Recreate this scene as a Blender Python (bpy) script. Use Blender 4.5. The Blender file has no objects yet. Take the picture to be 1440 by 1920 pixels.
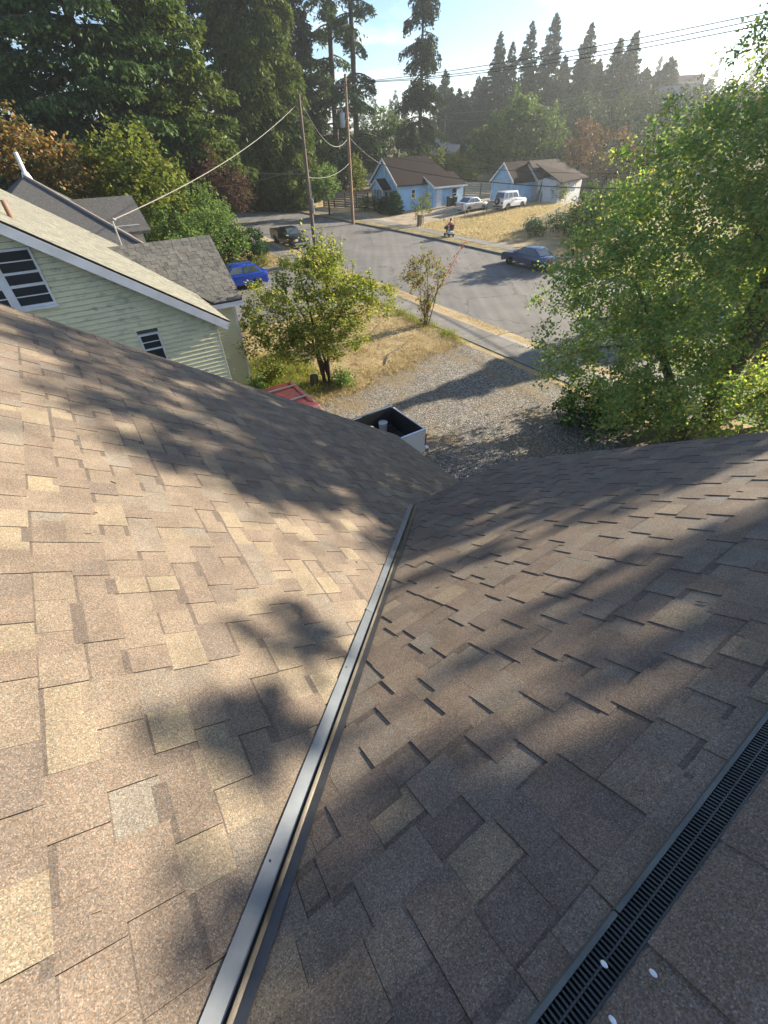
import bpy, bmesh, math, random
import numpy as np
from mathutils import Matrix, Vector

sc = bpy.context.scene
COL = sc.collection
R_ = math.radians
# ------------------------------------------------------------------ camera
CAM_H = 8.0
PITCH, ROLL, FPX = R_(42.35), R_(1.307), 779.2
fw = np.array([0, math.cos(PITCH), -math.sin(PITCH)])
rt0 = np.array([1.0, 0, 0])
dn0 = np.array([0, -math.sin(PITCH), -math.cos(PITCH)])
rt = rt0*math.cos(ROLL) + dn0*math.sin(ROLL)
dn = -rt0*math.sin(ROLL) + dn0*math.cos(ROLL)
cd = bpy.data.cameras.new('camera')
cam = bpy.data.objects.new('camera', cd)
COL.objects.link(cam)
cd.sensor_fit = 'HORIZONTAL'
cd.sensor_width = 36
cd.lens = FPX/1440*36
cd.clip_start, cd.clip_end = 0.05, 3000
m4 = Matrix.Identity(4)
for i in range(3):
    m4[i][0], m4[i][1], m4[i][2] = rt[i], -dn[i], -fw[i]
m4[2][3] = CAM_H
cam.matrix_world = m4
sc.camera = cam
# ------------------------------------------------------------------ sky, sun, exposure
SUN_AZ, SUN_EL = R_(58.5), R_(19.5)
wd = bpy.data.worlds.new('World')
sc.world = wd
wd.use_nodes = True
wn, wl = wd.node_tree.nodes, wd.node_tree.links
bg = wn['Background']
sky = wn.new('ShaderNodeTexSky')
sky.sky_type = 'NISHITA'
sky.sun_disc = False
sky.sun_elevation = SUN_EL
sky.sun_rotation = SUN_AZ
sky.air_density, sky.dust_density, sky.ozone_density = 1.0, 0.15, 5.0
tc = wn.new('ShaderNodeTexCoord')
sep = wn.new('ShaderNodeSeparateXYZ'); wl.new(tc.outputs['Generated'], sep.inputs[0])
dv = wn.new('ShaderNodeMath'); dv.operation = 'ADD'; dv.inputs[1].default_value = 0.12
wl.new(sep.outputs[2], dv.inputs[0])
dx = wn.new('ShaderNodeMath'); dx.operation = 'DIVIDE'; wl.new(sep.outputs[0], dx.inputs[0]); wl.new(dv.outputs[0], dx.inputs[1])
dy = wn.new('ShaderNodeMath'); dy.operation = 'DIVIDE'; wl.new(sep.outputs[1], dy.inputs[0]); wl.new(dv.outputs[0], dy.inputs[1])
cmb = wn.new('ShaderNodeCombineXYZ'); wl.new(dx.outputs[0], cmb.inputs[0]); wl.new(dy.outputs[0], cmb.inputs[1])
nz = wn.new('ShaderNodeTexNoise'); nz.inputs['Scale'].default_value = 0.9; nz.inputs['Detail'].default_value = 9
nz.inputs['Roughness'].default_value = 0.62
wl.new(cmb.outputs[0], nz.inputs['Vector'])
cr = wn.new('ShaderNodeValToRGB')
cr.color_ramp.elements[0].position = 0.50; cr.color_ramp.elements[0].color = (0, 0, 0, 1)
cr.color_ramp.elements[1].position = 0.72; cr.color_ramp.elements[1].color = (0.75, 0.75, 0.75, 1)
wl.new(nz.outputs['Fac'], cr.inputs[0])
mxw = wn.new('ShaderNodeMix'); mxw.data_type = 'RGBA'
wl.new(cr.outputs[0], mxw.inputs['Factor'])
wl.new(sky.outputs[0], mxw.inputs[6])
mxw.inputs[7].default_value = (9.0, 9.0, 9.2, 1)
wl.new(mxw.outputs[2], bg.inputs['Color'])
bg.inputs['Strength'].default_value = 0.058
sd = bpy.data.lights.new('sun', 'SUN')
sd.energy = 5.0
sd.angle = R_(0.5)
sd.color = (1.0, 0.86, 0.66)
sun = bpy.data.objects.new('sun', sd)
COL.objects.link(sun)
SV = Vector((math.sin(SUN_AZ)*math.cos(SUN_EL), math.cos(SUN_AZ)*math.cos(SUN_EL), math.sin(SUN_EL)))
sun.rotation_euler = SV.to_track_quat('Z', 'Y').to_euler()
sun.location = (40, 25, 40)
sc.view_settings.view_transform = 'Standard'
sc.view_settings.look = 'None'
sc.view_settings.exposure = 1.82
sc.view_settings.gamma = 1.0
sc.view_settings.use_curve_mapping = False
sc.render.engine = 'CYCLES'
sc.cycles.max_bounces = 6
sc.cycles.transparent_max_bounces = 6
sc.cycles.use_denoising = True

# ------------------------------------------------------------------ helpers
GRID = R_(33.34)                      # the street grid: local x = n (towards street), y = s (along street)
cG, sG = math.cos(GRID), math.sin(GRID)
def W(s, n, z=0.0):
    return (n*cG - s*sG, n*sG + s*cG, z)
def to_sn(x, y):
    return (-x*sG + y*cG, x*cG + y*sG)
def aim(px, dist):                    # a point on the ground plan seen in photo column px at the horizon
    a = math.atan((px-720)/1054.0)
    return (dist*math.sin(a), dist*math.cos(a))
def smooth(t):
    t = min(1, max(0, t)); return t*t*(3-2*t)
def road_near(s): return 18.5 + max(0, s-38)*0.05
def road_far(s): return 32.3 - max(0, s-42)*0.075
def hz(s, n):                         # height of the natural ground
    z = min(0.8, max(0, (n-36.0)*0.05)) if n > 36 else 0.0
    z += 11.5*smooth((n-62)/95.0)*smooth((190-s)/120.0)
    z += 3*smooth((n-80)/150.0)
    z += 6*smooth((s-120)/200.0)
    return z
def hxy(x, y):
    return hz(*to_sn(x, y))

def new_obj(name, data, parent=None, loc=None, rotz=0.0):
    o = bpy.data.objects.new(name, data)
    COL.objects.link(o)
    if parent is not None: o.parent = parent
    if loc is not None: o.location = loc
    if rotz: o.rotation_euler = (0, 0, rotz)
    return o
def tag(o, label=None, cat=None, group=None, kind=None):
    if label: o['label'] = label
    if cat: o['category'] = cat
    if group: o['group'] = group
    if kind: o['kind'] = kind
    return o
def thing(name, label, cat, loc=(0, 0, 0), rotz=0.0, group=None):
    return tag(new_obj(name, None, None, loc, rotz), label, cat, group)
def copy_tree(o, parent=None):
    c = o.copy(); COL.objects.link(c); c.parent = parent
    for ch in list(o.children): copy_tree(ch, c)
    return c
ORI = {}
def gthing(name, label, cat, n0, s0, z0=0.0, group=None):   # a thing whose local axes are (n, s, z) of the street grid
    o = thing(name, label, cat, W(s0, n0, z0), GRID, group)
    ORI[o.name] = (n0, s0, z0)
    return o

class MB:
    def __init__(self): self.v, self.f, self.m = [], [], []
    def add(self, vs, fs, mi=0):
        b = len(self.v); self.v += [tuple(p) for p in vs]
        self.f += [tuple(b+i for i in f) for f in fs]; self.m += [mi]*len(fs)
        return self
    def box(self, x0, x1, y0, y1, z0, z1, mi=0):
        return self.add([(x0,y0,z0),(x1,y0,z0),(x1,y1,z0),(x0,y1,z0),(x0,y0,z1),(x1,y0,z1),(x1,y1,z1),(x0,y1,z1)],
                        [(3,2,1,0),(4,5,6,7),(0,1,5,4),(1,2,6,5),(2,3,7,6),(3,0,4,7)], mi)
    def hexa(self, p, mi=0):             # 8 points, bottom four then top four
        return self.add(p, [(3,2,1,0),(4,5,6,7),(0,1,5,4),(1,2,6,5),(2,3,7,6),(3,0,4,7)], mi)
    def prism(self, poly, fn, mi=0):     # poly: 2D points; fn(a,b,k) -> 3D at end k
        n = len(poly)
        vs = [fn(a, b, 0) for a, b in poly] + [fn(a, b, 1) for a, b in poly]
        return self.add(vs, [tuple(range(n-1, -1, -1)), tuple(range(n, 2*n))] +
                        [(i, (i+1) % n, n+(i+1) % n, n+i) for i in range(n)], mi)
    def tube(self, pts, rad, k=6, mi=0, cap=True):
        pts = [Vector(p) for p in pts]; n = len(pts)
        if not hasattr(rad, '__len__'): rad = [rad]*n
        b = len(self.v); ref = Vector((0.13, 0.21, 1)).normalized()
        for i, p in enumerate(pts):
            d = (pts[min(i+1, n-1)]-pts[max(i-1, 0)]).normalized()
            r0 = ref if abs(d.dot(ref)) < 0.95 else Vector((1, 0, 0))
            a = d.cross(r0).normalized(); c = d.cross(a)
            for j in range(k):
                t = 2*math.pi*j/k
                self.v.append(tuple(p + (a*math.cos(t)+c*math.sin(t))*rad[i]))
        for i in range(n-1):
            for j in range(k):
                self.f.append((b+i*k+j, b+i*k+(j+1) % k, b+(i+1)*k+(j+1) % k, b+(i+1)*k+j)); self.m.append(mi)
        if cap:
            self.f.append(tuple(b+j for j in range(k-1, -1, -1))); self.m.append(mi)
            self.f.append(tuple(b+(n-1)*k+j for j in range(k))); self.m.append(mi)
        return self
    def lathe(self, prof, c, axis='z', k=20, mi=0):   # prof: (r, h)
        b = len(self.v)
        for r, h in prof:
            for j in range(k):
                t = 2*math.pi*j/k; x, y = r*math.cos(t), r*math.sin(t)
                p = {'z': (x, y, h), 'y': (x, h, y), 'x': (h, x, y)}[axis]
                self.v.append((c[0]+p[0], c[1]+p[1], c[2]+p[2]))
        for i in range(len(prof)-1):
            for j in range(k):
                q = (b+i*k+j, b+i*k+(j+1) % k, b+(i+1)*k+(j+1) % k, b+(i+1)*k+j)
                self.f.append(q); self.m.append(mi)
        self.f.append(tuple(b+j for j in range(k-1, -1, -1))); self.m.append(mi)
        self.f.append(tuple(b+(len(prof)-1)*k+j for j in range(k))); self.m.append(mi)
        return self
    def build(self, name, mats, parent=None, smooth=False, ori=None, bevel=0, fix=True):
        if not isinstance(mats, (list, tuple)): mats = [mats]
        me = bpy.data.meshes.new(name)
        v = self.v
        if ori is not None: v = [(a-ori[0], b-ori[1], c-ori[2]) for a, b, c in v]
        me.from_pydata(v, [], self.f)
        for m in mats: me.materials.append(m)
        if len(mats) > 1: me.polygons.foreach_set('material_index', self.m)
        if fix:
            bm = bmesh.new(); bm.from_mesh(me)
            bmesh.ops.recalc_face_normals(bm, faces=bm.faces)
            if bevel:
                bmesh.ops.bevel(bm, geom=[e for e in bm.edges if e.is_manifold and e.calc_face_angle(0) > 0.6],
                                offset=bevel, segments=2, affect='EDGES', profile=0.5, clamp_overlap=True)
            bm.to_mesh(me); bm.free()
        if smooth:
            me.polygons.foreach_set('use_smooth', [True]*len(me.polygons))
            me.set_sharp_from_angle(angle=R_(smooth if smooth is not True else 40))
        me.update()
        return new_obj(name, me, parent)
def gpart(mb, name, mats, parent, root=None, **k):
    return mb.build(name, mats, parent, ori=ORI[(root or parent).name], **k)
def fmesh(name, V, F, mat, parent=None, loc=None, rotz=0.0, smooth=False):   # many faces of one size, fast
    me = bpy.data.meshes.new(name)
    V = np.asarray(V, dtype=np.float32); F = np.asarray(F, dtype=np.int32)
    me.vertices.add(len(V)); me.vertices.foreach_set('co', V.ravel())
    me.loops.add(F.size); me.loops.foreach_set('vertex_index', F.ravel())
    me.polygons.add(len(F)); me.polygons.foreach_set('loop_start', np.arange(0, F.size, F.shape[1], dtype=np.int32))
    me.update(calc_edges=True); me.validate()
    me.materials.append(mat)
    return new_obj(name, me, parent, loc, rotz)

# ------------------------------------------------------------------ materials
def nodemat(name):
    m = bpy.data.materials.new(name); m.use_nodes = True
    return m, m.node_tree.nodes, m.node_tree.links, m.node_tree.nodes['Principled BSDF']
def pos_node(n, l, scale, obj=False):
    if obj:
        g = n.new('ShaderNodeTexCoord').outputs['Object']
    else:
        g = n.new('ShaderNodeNewGeometry').outputs['Position']
    vm = n.new('ShaderNodeVectorMath'); vm.operation = 'MULTIPLY'
    vm.inputs[1].default_value = scale if hasattr(scale, '__len__') else (scale,)*3
    l.new(g, vm.inputs[0]); return vm.outputs[0]
def mix_rgb(n, l, fac, a, b, mode='MIX'):
    x = n.new('ShaderNodeMix'); x.data_type = 'RGBA'; x.blend_type = mode
    for sock, val in ((x.inputs['Factor'], fac), (x.inputs[6], a), (x.inputs[7], b)):
        if isinstance(val, (int, float)): sock.default_value = val
        elif isinstance(val, (tuple, list)): sock.default_value = (*val[:3], 1)
        else: l.new(val, sock)
    return x.outputs[2]
def noise(n, l, vec, scale, detail=4, rough=0.55):
    t = n.new('ShaderNodeTexNoise'); t.inputs['Scale'].default_value = scale
    t.inputs['Detail'].default_value = detail; t.inputs['Roughness'].default_value = rough
    l.new(vec, t.inputs['Vector']); return t.outputs['Fac']
def ramp(n, l, fac, stops, const=False):
    r = n.new('ShaderNodeValToRGB'); e = r.color_ramp.elements
    if const: r.color_ramp.interpolation = 'CONSTANT'
    while len(e) < len(stops): e.new(0.5)
    for el, (p, c) in zip(e, stops):
        el.position = p; el.color = (*c[:3], 1) if hasattr(c, '__len__') else (c, c, c, 1)
    l.new(fac, r.inputs[0]); return r.outputs[0]
def bump(n, l, b, h, strength, dist):
    k = n.new('ShaderNodeBump'); k.inputs['Strength'].default_value = strength; k.inputs['Distance'].default_value = dist
    l.new(h, k.inputs['Height']); l.new(k.outputs[0], b.inputs['Normal'])
MATS = {}
def plain(name, c, rough=0.6, metal=0.0, c2=None, sc_=3.0, bstr=0.0, bsc=30.0, bdist=0.01, spec=0.5, coat=0.0, lo=0.35, hi=0.65, stretch=(1, 1, 1), obj=False):
    if name in MATS: return MATS[name]
    m, n, l, b = nodemat(name)
    p = pos_node(n, l, stretch, obj)
    c2 = c2 or tuple(x*0.78 for x in c)
    f = noise(n, l, p, sc_, 6)
    l.new(ramp(n, l, f, [(lo, c2), (hi, c)]), b.inputs['Base Color'])
    b.inputs['Roughness'].default_value = rough; b.inputs['Metallic'].default_value = metal
    b.inputs['Specular IOR Level'].default_value = spec
    if coat: b.inputs['Coat Weight'].default_value = coat; b.inputs['Coat Roughness'].default_value = 0.06
    if bstr: bump(n, l, b, noise(n, l, p, bsc, 5, 0.6), bstr, bdist)
    MATS[name] = m; return m
def shingle_mat(name, c, gran=330.0, contrast=0.72, spec=0.3):
    m, n, l, b = nodemat(name)
    p = pos_node(n, l, 1.0)
    v = n.new('ShaderNodeTexVoronoi'); v.inputs['Scale'].default_value = gran; l.new(p, v.inputs['Vector'])
    sx = n.new('ShaderNodeSeparateColor'); l.new(v.outputs['Color'], sx.inputs[0])
    k = contrast
    g = ramp(n, l, sx.outputs[0], [(0.0, 1-0.62*k), (0.35, 1-0.2*k), (0.7, 1+0.12*k), (0.93, 1+0.5*k), (1.0, 1+1.2*k)])
    big = ramp(n, l, noise(n, l, p, 5.0, 5, 0.6), [(0.3, 0.8), (0.7, 1.16)])
    hue = mix_rgb(n, l, sx.outputs[1], (1.1, 0.97, 0.86), (0.9, 1.02, 1.15))
    col = mix_rgb(n, l, 1.0, mix_rgb(n, l, 1.0, mix_rgb(n, l, 1.0, c, g, 'MULTIPLY'), big, 'MULTIPLY'), hue, 'MULTIPLY')
    l.new(col, b.inputs['Base Color'])
    b.inputs['Roughness'].default_value = 0.82; b.inputs['Specular IOR Level'].default_value = spec
    bump(n, l, b, sx.outputs[0], 0.35, 0.0025)
    return m
def leaf_mat(name, cols, trans=0.42, rough=0.62, tint=(1.5, 1.45, 0.7)):
    m = bpy.data.materials.new(name); m.use_nodes = True
    n, l = m.node_tree.nodes, m.node_tree.links
    for x in list(n): n.remove(x)
    g = n.new('ShaderNodeNewGeometry')
    k = len(cols)
    c = ramp(n, l, g.outputs['Random Per Island'], [(i/max(1, k-1), q) for i, q in enumerate(cols)])
    d = n.new('ShaderNodeBsdfPrincipled'); d.inputs['Roughness'].default_value = rough
    d.inputs['Specular IOR Level'].default_value = 0.12
    l.new(c, d.inputs['Base Color'])
    t = n.new('ShaderNodeBsdfTranslucent')
    l.new(mix_rgb(n, l, 1.0, c, tint, 'MULTIPLY'), t.inputs['Color'])
    s = n.new('ShaderNodeMixShader'); s.inputs[0].default_value = trans
    l.new(d.outputs[0], s.inputs[1]); l.new(t.outputs[0], s.inputs[2])
    o = n.new('ShaderNodeOutputMaterial'); l.new(s.outputs[0], o.inputs[0])
    return m
def glass_mat(name, c=(0.02, 0.025, 0.03), rough=0.05):
    m, n, l, b = nodemat(name)
    b.inputs['Base Color'].default_value = (*c, 1); b.inputs['Roughness'].default_value = rough
    b.inputs['Specular IOR Level'].default_value = 0.45
    return m
def paint(name, c, rough=0.3, metal=0.0):
    return plain(name, c, rough, metal, tuple(x*0.9 for x in c), 1.2, coat=0.6, obj=True)

WHITE = plain('white paint', (0.74, 0.76, 0.78), 0.55, c2=(0.62, 0.63, 0.62), sc_=2.2)
BLACKP = plain('black plastic', (0.012, 0.013, 0.014), 0.45)
RUBBER = plain('tyre rubber', (0.018, 0.018, 0.019), 0.85)
RIM = plain('wheel rim', (0.45, 0.46, 0.48), 0.3, 0.8)
CHROME = plain('chrome', (0.6, 0.61, 0.63), 0.15, 1.0)
GLASS = glass_mat('dark glass', (0.028, 0.034, 0.038)); GLASS.node_tree.nodes['Principled BSDF'].inputs['Specular IOR Level'].default_value = 0.75
GLASSL = glass_mat('car glass', (0.05, 0.07, 0.075), 0.04); GLASSL.node_tree.nodes['Principled BSDF'].inputs['Specular IOR Level'].default_value = 1.0
LAMPW = plain('headlamp lens', (0.7, 0.72, 0.74), 0.12, spec=0.8)
LAMPR = plain('tail lamp lens', (0.42, 0.02, 0.015), 0.15, spec=0.8)
LAMPO = plain('indicator lens', (0.6, 0.2, 0.02), 0.15, spec=0.8)
BARK = plain('bark', (0.085, 0.062, 0.045), 0.9, c2=(0.04, 0.03, 0.024), sc_=9, bstr=0.6, bsc=25, stretch=(1, 1, 0.25))
BARKG = plain('grey bark', (0.16, 0.135, 0.11), 0.9, c2=(0.08, 0.066, 0.055), sc_=9, bstr=0.5, bsc=25, stretch=(1, 1, 0.3))
WOODG = plain('weathered wood', (0.22, 0.18, 0.145), 0.85, c2=(0.12, 0.1, 0.085), sc_=6, bstr=0.4, bsc=30, stretch=(1, 1, 0.15))
WIRE = plain('wire', (0.03, 0.03, 0.032), 0.5)
WIREL = plain('pale cable', (0.25, 0.235, 0.215), 0.6)
GALV = plain('galvanised steel', (0.42, 0.43, 0.43), 0.45, 0.6)

# ================================================================== SETTING
def ground_mat(name, stops, scale, fine, bstr, bdist, rough=0.95):
    m, n, l, b = nodemat(name)
    p = pos_node(n, l, 1.0)
    a = noise(n, l, p, scale, 8, 0.65); f = noise(n, l, p, fine, 4, 0.7)
    c = ramp(n, l, a, stops)
    c = mix_rgb(n, l, 1.0, c, ramp(n, l, f, [(0.3, 0.62), (0.7, 1.3)]), 'MULTIPLY')
    l.new(c, b.inputs['Base Color']); b.inputs['Roughness'].default_value = rough
    b.inputs['Specular IOR Level'].default_value = 0.2
    bump(n, l, b, f, bstr, bdist)
    return m
DRY = ground_mat('dry grass soil', [(0.3, (0.2, 0.15, 0.085)), (0.45, (0.36, 0.285, 0.165)), (0.58, (0.44, 0.36, 0.21)), (0.7, (0.27, 0.23, 0.12))], 0.55, 22, 0.9, 0.05)
WILD = ground_mat('rough ground', [(0.35, (0.05, 0.06, 0.025)), (0.5, (0.12, 0.105, 0.045)), (0.65, (0.24, 0.18, 0.08))], 0.15, 6, 0.6, 0.1)
def gravel_mat():
    m, n, l, b = nodemat('grey gravel')
    p = pos_node(n, l, 1.0)
    v = n.new('ShaderNodeTexVoronoi'); v.inputs['Scale'].default_value = 22; l.new(p, v.inputs['Vector'])
    v2 = n.new('ShaderNodeTexVoronoi'); v2.inputs['Scale'].default_value = 47; l.new(p, v2.inputs['Vector'])
    sx = n.new('ShaderNodeSeparateColor'); l.new(v.outputs['Color'], sx.inputs[0])
    c = ramp(n, l, sx.outputs[0], [(0, (0.13, 0.124, 0.114)), (0.5, (0.29, 0.275, 0.25)), (0.85, (0.42, 0.395, 0.355)), (1, (0.58, 0.55, 0.5))])
    gap = ramp(n, l, v.outputs['Distance'], [(0.25, 1.1), (0.7, 0.45)])
    c = mix_rgb(n, l, 1.0, c, gap, 'MULTIPLY')
    dirt = ramp(n, l, noise(n, l, p, 0.45, 7, 0.65), [(0.48, 0.0), (0.66, 0.75)])
    straw = ramp(n, l, noise(n, l, p, 18, 3), [(0.3, (0.17, 0.125, 0.07)), (0.7, (0.36, 0.28, 0.15))])
    l.new(mix_rgb(n, l, dirt, c, straw), b.inputs['Base Color']); b.inputs['Roughness'].default_value = 0.9
    b.inputs['Specular IOR Level'].default_value = 0.3
    h = n.new('ShaderNodeMath'); h.operation = 'ADD'; l.new(v.outputs['Distance'], h.inputs[0]); l.new(v2.outputs['Distance'], h.inputs[1])
    k = n.new('ShaderNodeBump'); k.invert = True; k.inputs['Strength'].default_value = 1.0; k.inputs['Distance'].default_value = 0.035
    l.new(h.outputs[0], k.inputs['Height']); l.new(k.outputs[0], b.inputs['Normal'])
    return m
GRAVEL = gravel_mat()
def asphalt_mat():
    m, n, l, b = nodemat('old asphalt')
    p = pos_node(n, l, 1.0)
    a = noise(n, l, p, 0.35, 8, 0.6)
    r = n.new('ShaderNodeMapping'); r.inputs['Rotation'].default_value = (0, 0, -GRID); r.inputs['Scale'].default_value = (1.4, 0.06, 1)
    l.new(p, r.inputs[0])
    st = noise(n, l, r.outputs[0], 1.0, 5, 0.6)
    c = ramp(n, l, a, [(0.3, (0.1, 0.1, 0.099)), (0.7, (0.152, 0.149, 0.142))])
    c = mix_rgb(n, l, 1.0, c, ramp(n, l, st, [(0.3, 0.8), (0.7, 1.22)]), 'MULTIPLY')
    sp = ramp(n, l, noise(n, l, p, 45, 3, 0.7), [(0.3, 0.72), (0.72, 1.35)])
    c = mix_rgb(n, l, 1.0, c, sp, 'MULTIPLY')
    vm = n.new('ShaderNodeVectorMath'); vm.operation = 'ADD'
    nt = n.new('ShaderNodeTexNoise'); nt.inputs['Scale'].default_value = 1.3; nt.inputs['Detail'].default_value = 6; l.new(p, nt.inputs['Vector'])
    l.new(p, vm.inputs[0]); l.new(nt.outputs['Color'], vm.inputs[1])
    vc = n.new('ShaderNodeTexVoronoi'); vc.feature = 'DISTANCE_TO_EDGE'; vc.inputs['Scale'].default_value = 0.2; l.new(vm.outputs[0], vc.inputs['Vector'])
    c = mix_rgb(n, l, 1.0, c, ramp(n, l, vc.outputs['Distance'], [(0.0, 0.5), (0.006, 0.62), (0.012, 1.0)]), 'MULTIPLY')
    st2 = ramp(n, l, noise(n, l, p, 0.9, 3), [(0.62, 1.0), (0.75, 0.78)])
    c = mix_rgb(n, l, 1.0, c, st2, 'MULTIPLY')
    l.new(c, b.inputs['Base Color']); b.inputs['Roughness'].default_value = 0.85
    bump(n, l, b, noise(n, l, p, 60, 3), 0.5, 0.012)
    return m
ASPH = asphalt_mat()
CONC = plain('old concrete', (0.32, 0.305, 0.28), 0.9, c2=(0.21, 0.2, 0.185), sc_=1.3, bstr=0.4, bsc=40)
CONCD = plain('dark concrete', (0.2, 0.195, 0.185), 0.9, c2=(0.125, 0.122, 0.115), sc_=1.0, bstr=0.4, bsc=40)

def sheet(name, s_list, n_lo, n_hi, z, mat, steps=1, kind='structure'):   # a strip between two edge functions
    mb = MB()
    for i, s in enumerate(s_list):
        a, b = n_lo(s), n_hi(s)
        for j in range(steps+1):
            n = a+(b-a)*j/steps
            mb.v.append(W(s, n, z(s, n) if callable(z) else z))
    k = steps+1
    for i in range(len(s_list)-1):
        for j in range(steps):
            mb.f.append((i*k+j, i*k+j+1, (i+1)*k+j+1, (i+1)*k+j)); mb.m.append(0)
    return tag(mb.build(name, mat), kind=kind)
def frange(a, b, d):
    return list(np.arange(a, b+1e-6, d))
# the natural ground: one sheet to the horizon, sunk under the road
S_L = sorted(set([-400, -250, -150, -100, -70] + frange(-50, 130, 5) + frange(130, 300, 10) + [340, 400, 500, 700, 1000]))
N_L = [-600, -400, -250, -150, -100, -70, -40, -20, -10, 0, 5, 10, 14, 'a', 'b', 'c', 'd', 36.0, 38, 40, 44, 48, 52, 56, 60] + frange(65, 160, 5) + [170, 185, 200, 230, 260, 300, 350, 420, 500, 700, 1000]
mb = MB()
for s in S_L:
    for n in N_L:
        z = None
        if n == 'a': n, z = road_near(s)-0.12, 0.0
        elif n == 'b': n, z = road_near(s)-0.1, -0.3
        elif n == 'c': n, z = road_far(s)+0.1, -0.3
        elif n == 'd': n, z = road_far(s)+0.12, 0.0
        mb.v.append(W(s, n, hz(s, n) if z is None else z))
k = len(N_L)
for i in range(len(S_L)-1):
    for j in range(k-1):
        mb.f.append((i*k+j, i*k+j+1, (i+1)*k+j+1, (i+1)*k+j))
        mb.m.append(0 if (-90 <= S_L[i] <= 110 and (isinstance(N_L[j], str) or -60 <= N_L[j] < 60)) else 1)
tag(mb.build('ground', [DRY, WILD], smooth=True), kind='structure')
SR = frange(-90, 130, 4)
tag(sheet('road', SR, lambda s: road_near(s)-0.08, lambda s: road_far(s)+0.08, -0.12, ASPH, 4), kind='structure')
def kerb(name, sr, edge, side):
    mb = MB()
    for a, b in zip(sr[:-1], sr[1:]):
        q = []
        for z in (-0.25, 0.015):
            for s, o in ((a, 0), (b, 0), (b, 0.16), (a, 0.16)):
                q.append(W(s+(0.006 if s == a else -0.006), edge(s)+side*(o-0.02), z))
        mb.hexa(q)
    tag(mb.build(name, CONCD), kind='structure')
kerb('near_kerb', [s for s in frange(15.2, 95, 2.66)], road_near, -1)
kerb('far_kerb', [s for s in frange(-60, 90, 2.5)], road_far, 1)
# pavements as separate concrete slabs
def slabs(name, s0, s1, ds, lo, hi, z, mat):
    mb0 = tag(new_obj(name, bpy.data.meshes.new(name)), kind='structure')
    base = MB(); k = 0
    s = s0
    while s < s1:
        mb = MB(); q = []
        for zz in (z-0.15, z):
            for ss, n in ((s+0.012, lo(s)), (s+ds-0.012, lo(s+ds)), (s+ds-0.012, hi(s+ds)), (s+0.012, hi(s))):
                q.append(W(ss, n, zz+ (random.uniform(-0.006, 0.006) if zz == z else 0)))
        mb.hexa(q); mb.build('slab', mat, mb0); s += ds
    return mb0
random.seed(3)
slabs('near_pavement', 4.6, 66, 1.55, lambda s: road_near(s)-2.75, lambda s: road_near(s)-1.1, 0.035, CONCD)
slabs('far_pavement', 22, 84, 1.6, lambda s: road_far(s)+1.5, lambda s: road_far(s)+2.95, 0.03, CONCD)
tag(sheet('driveway_apron', frange(6.5, 15.2, 1.45), lambda s: road_near(s)-1.09, lambda s: road_near(s)-0.05, lambda s, n: 0.03-0.12*max(0, (n-17.5)), CONC, 3), kind='structure')
# gravel drive, the neighbour's asphalt drive, the drive across the street, the cross street
rg = random.Random(5)
s_gravel = lambda n: 12.95+0.19*n+0.22*math.sin(2.1*n)+0.14*math.sin(5.3*n+1)
gmb = MB(); NN_ = frange(-6.0, 15.73, 0.4942); KS = 24
for n in NN_:
    for j in range(KS+1):
        s = 3.0+(s_gravel(n)-3.0)*j/KS
        e_ = 1 if 0 < j < KS else 0
        gmb.v.append(W(s, n, 0.006+e_*(0.034+0.02*math.sin(1.7*s+0.9*n)*math.cos(1.1*n-0.5*s))))
for i in range(len(NN_)-1):
    for j in range(KS):
        a_ = i*(KS+1)+j; gmb.f.append((a_, a_+1, a_+KS+2, a_+KS+1)); gmb.m.append(0)
tag(gmb.build('gravel_drive', GRAVEL, smooth=True), kind='structure')
tag(sheet('gravel_lot', frange(-22, 2.0, 2.0), lambda s: 4.8, lambda s: 18.3, 0.012, GRAVEL, 2), kind='structure')
tag(sheet('asphalt_driveway', frange(24.5, 37.5, 1.0), lambda s: 4.6+0.3*math.sin(s), lambda s: 15.7+max(0, (s-33))*0.1, 0.012, ASPH, 2), kind='structure')
tag(sheet('dirt_driveway', frange(46.0, 53.5, 1.5), lambda s: road_far(s)+2.98, lambda s: 56.0, lambda s, n: hz(s, n)+0.014, plain('dusty dirt', (0.36, 0.29, 0.2), 0.95, c2=(0.24, 0.2, 0.145), sc_=0.7, bstr=0.4, bsc=14), 14), kind='structure')
tag(sheet('cross_street', frange(82, 91, 3), lambda s: -60, lambda s: road_far(s)+22, 0.01, plain('pale asphalt', (0.2, 0.19, 0.175), 0.9), 6), kind='structure')
# the dry verge between pavement and kerb
VERGE = ground_mat('dry verge', [(0.3, (0.28, 0.215, 0.13)), (0.5, (0.42, 0.335, 0.2)), (0.7, (0.48, 0.4, 0.26))], 1.2, 24, 0.8, 0.04)
tag(sheet('near_verge', frange(15.3, 60, 2.0), lambda s: road_near(s)-1.085, lambda s: road_near(s)-0.15, 0.028, VERGE, 2), kind='structure')
tag(sheet('far_verge', frange(-10, 84, 3.0), lambda s: road_far(s)+0.15, lambda s: road_far(s)+1.49, 0.02, ground_mat('worn verge', [(0.35, (0.11, 0.1, 0.05)), (0.5, (0.22, 0.19, 0.09)), (0.66, (0.36, 0.29, 0.14))], 0.9, 20, 0.8, 0.04), 2), kind='structure')

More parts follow.
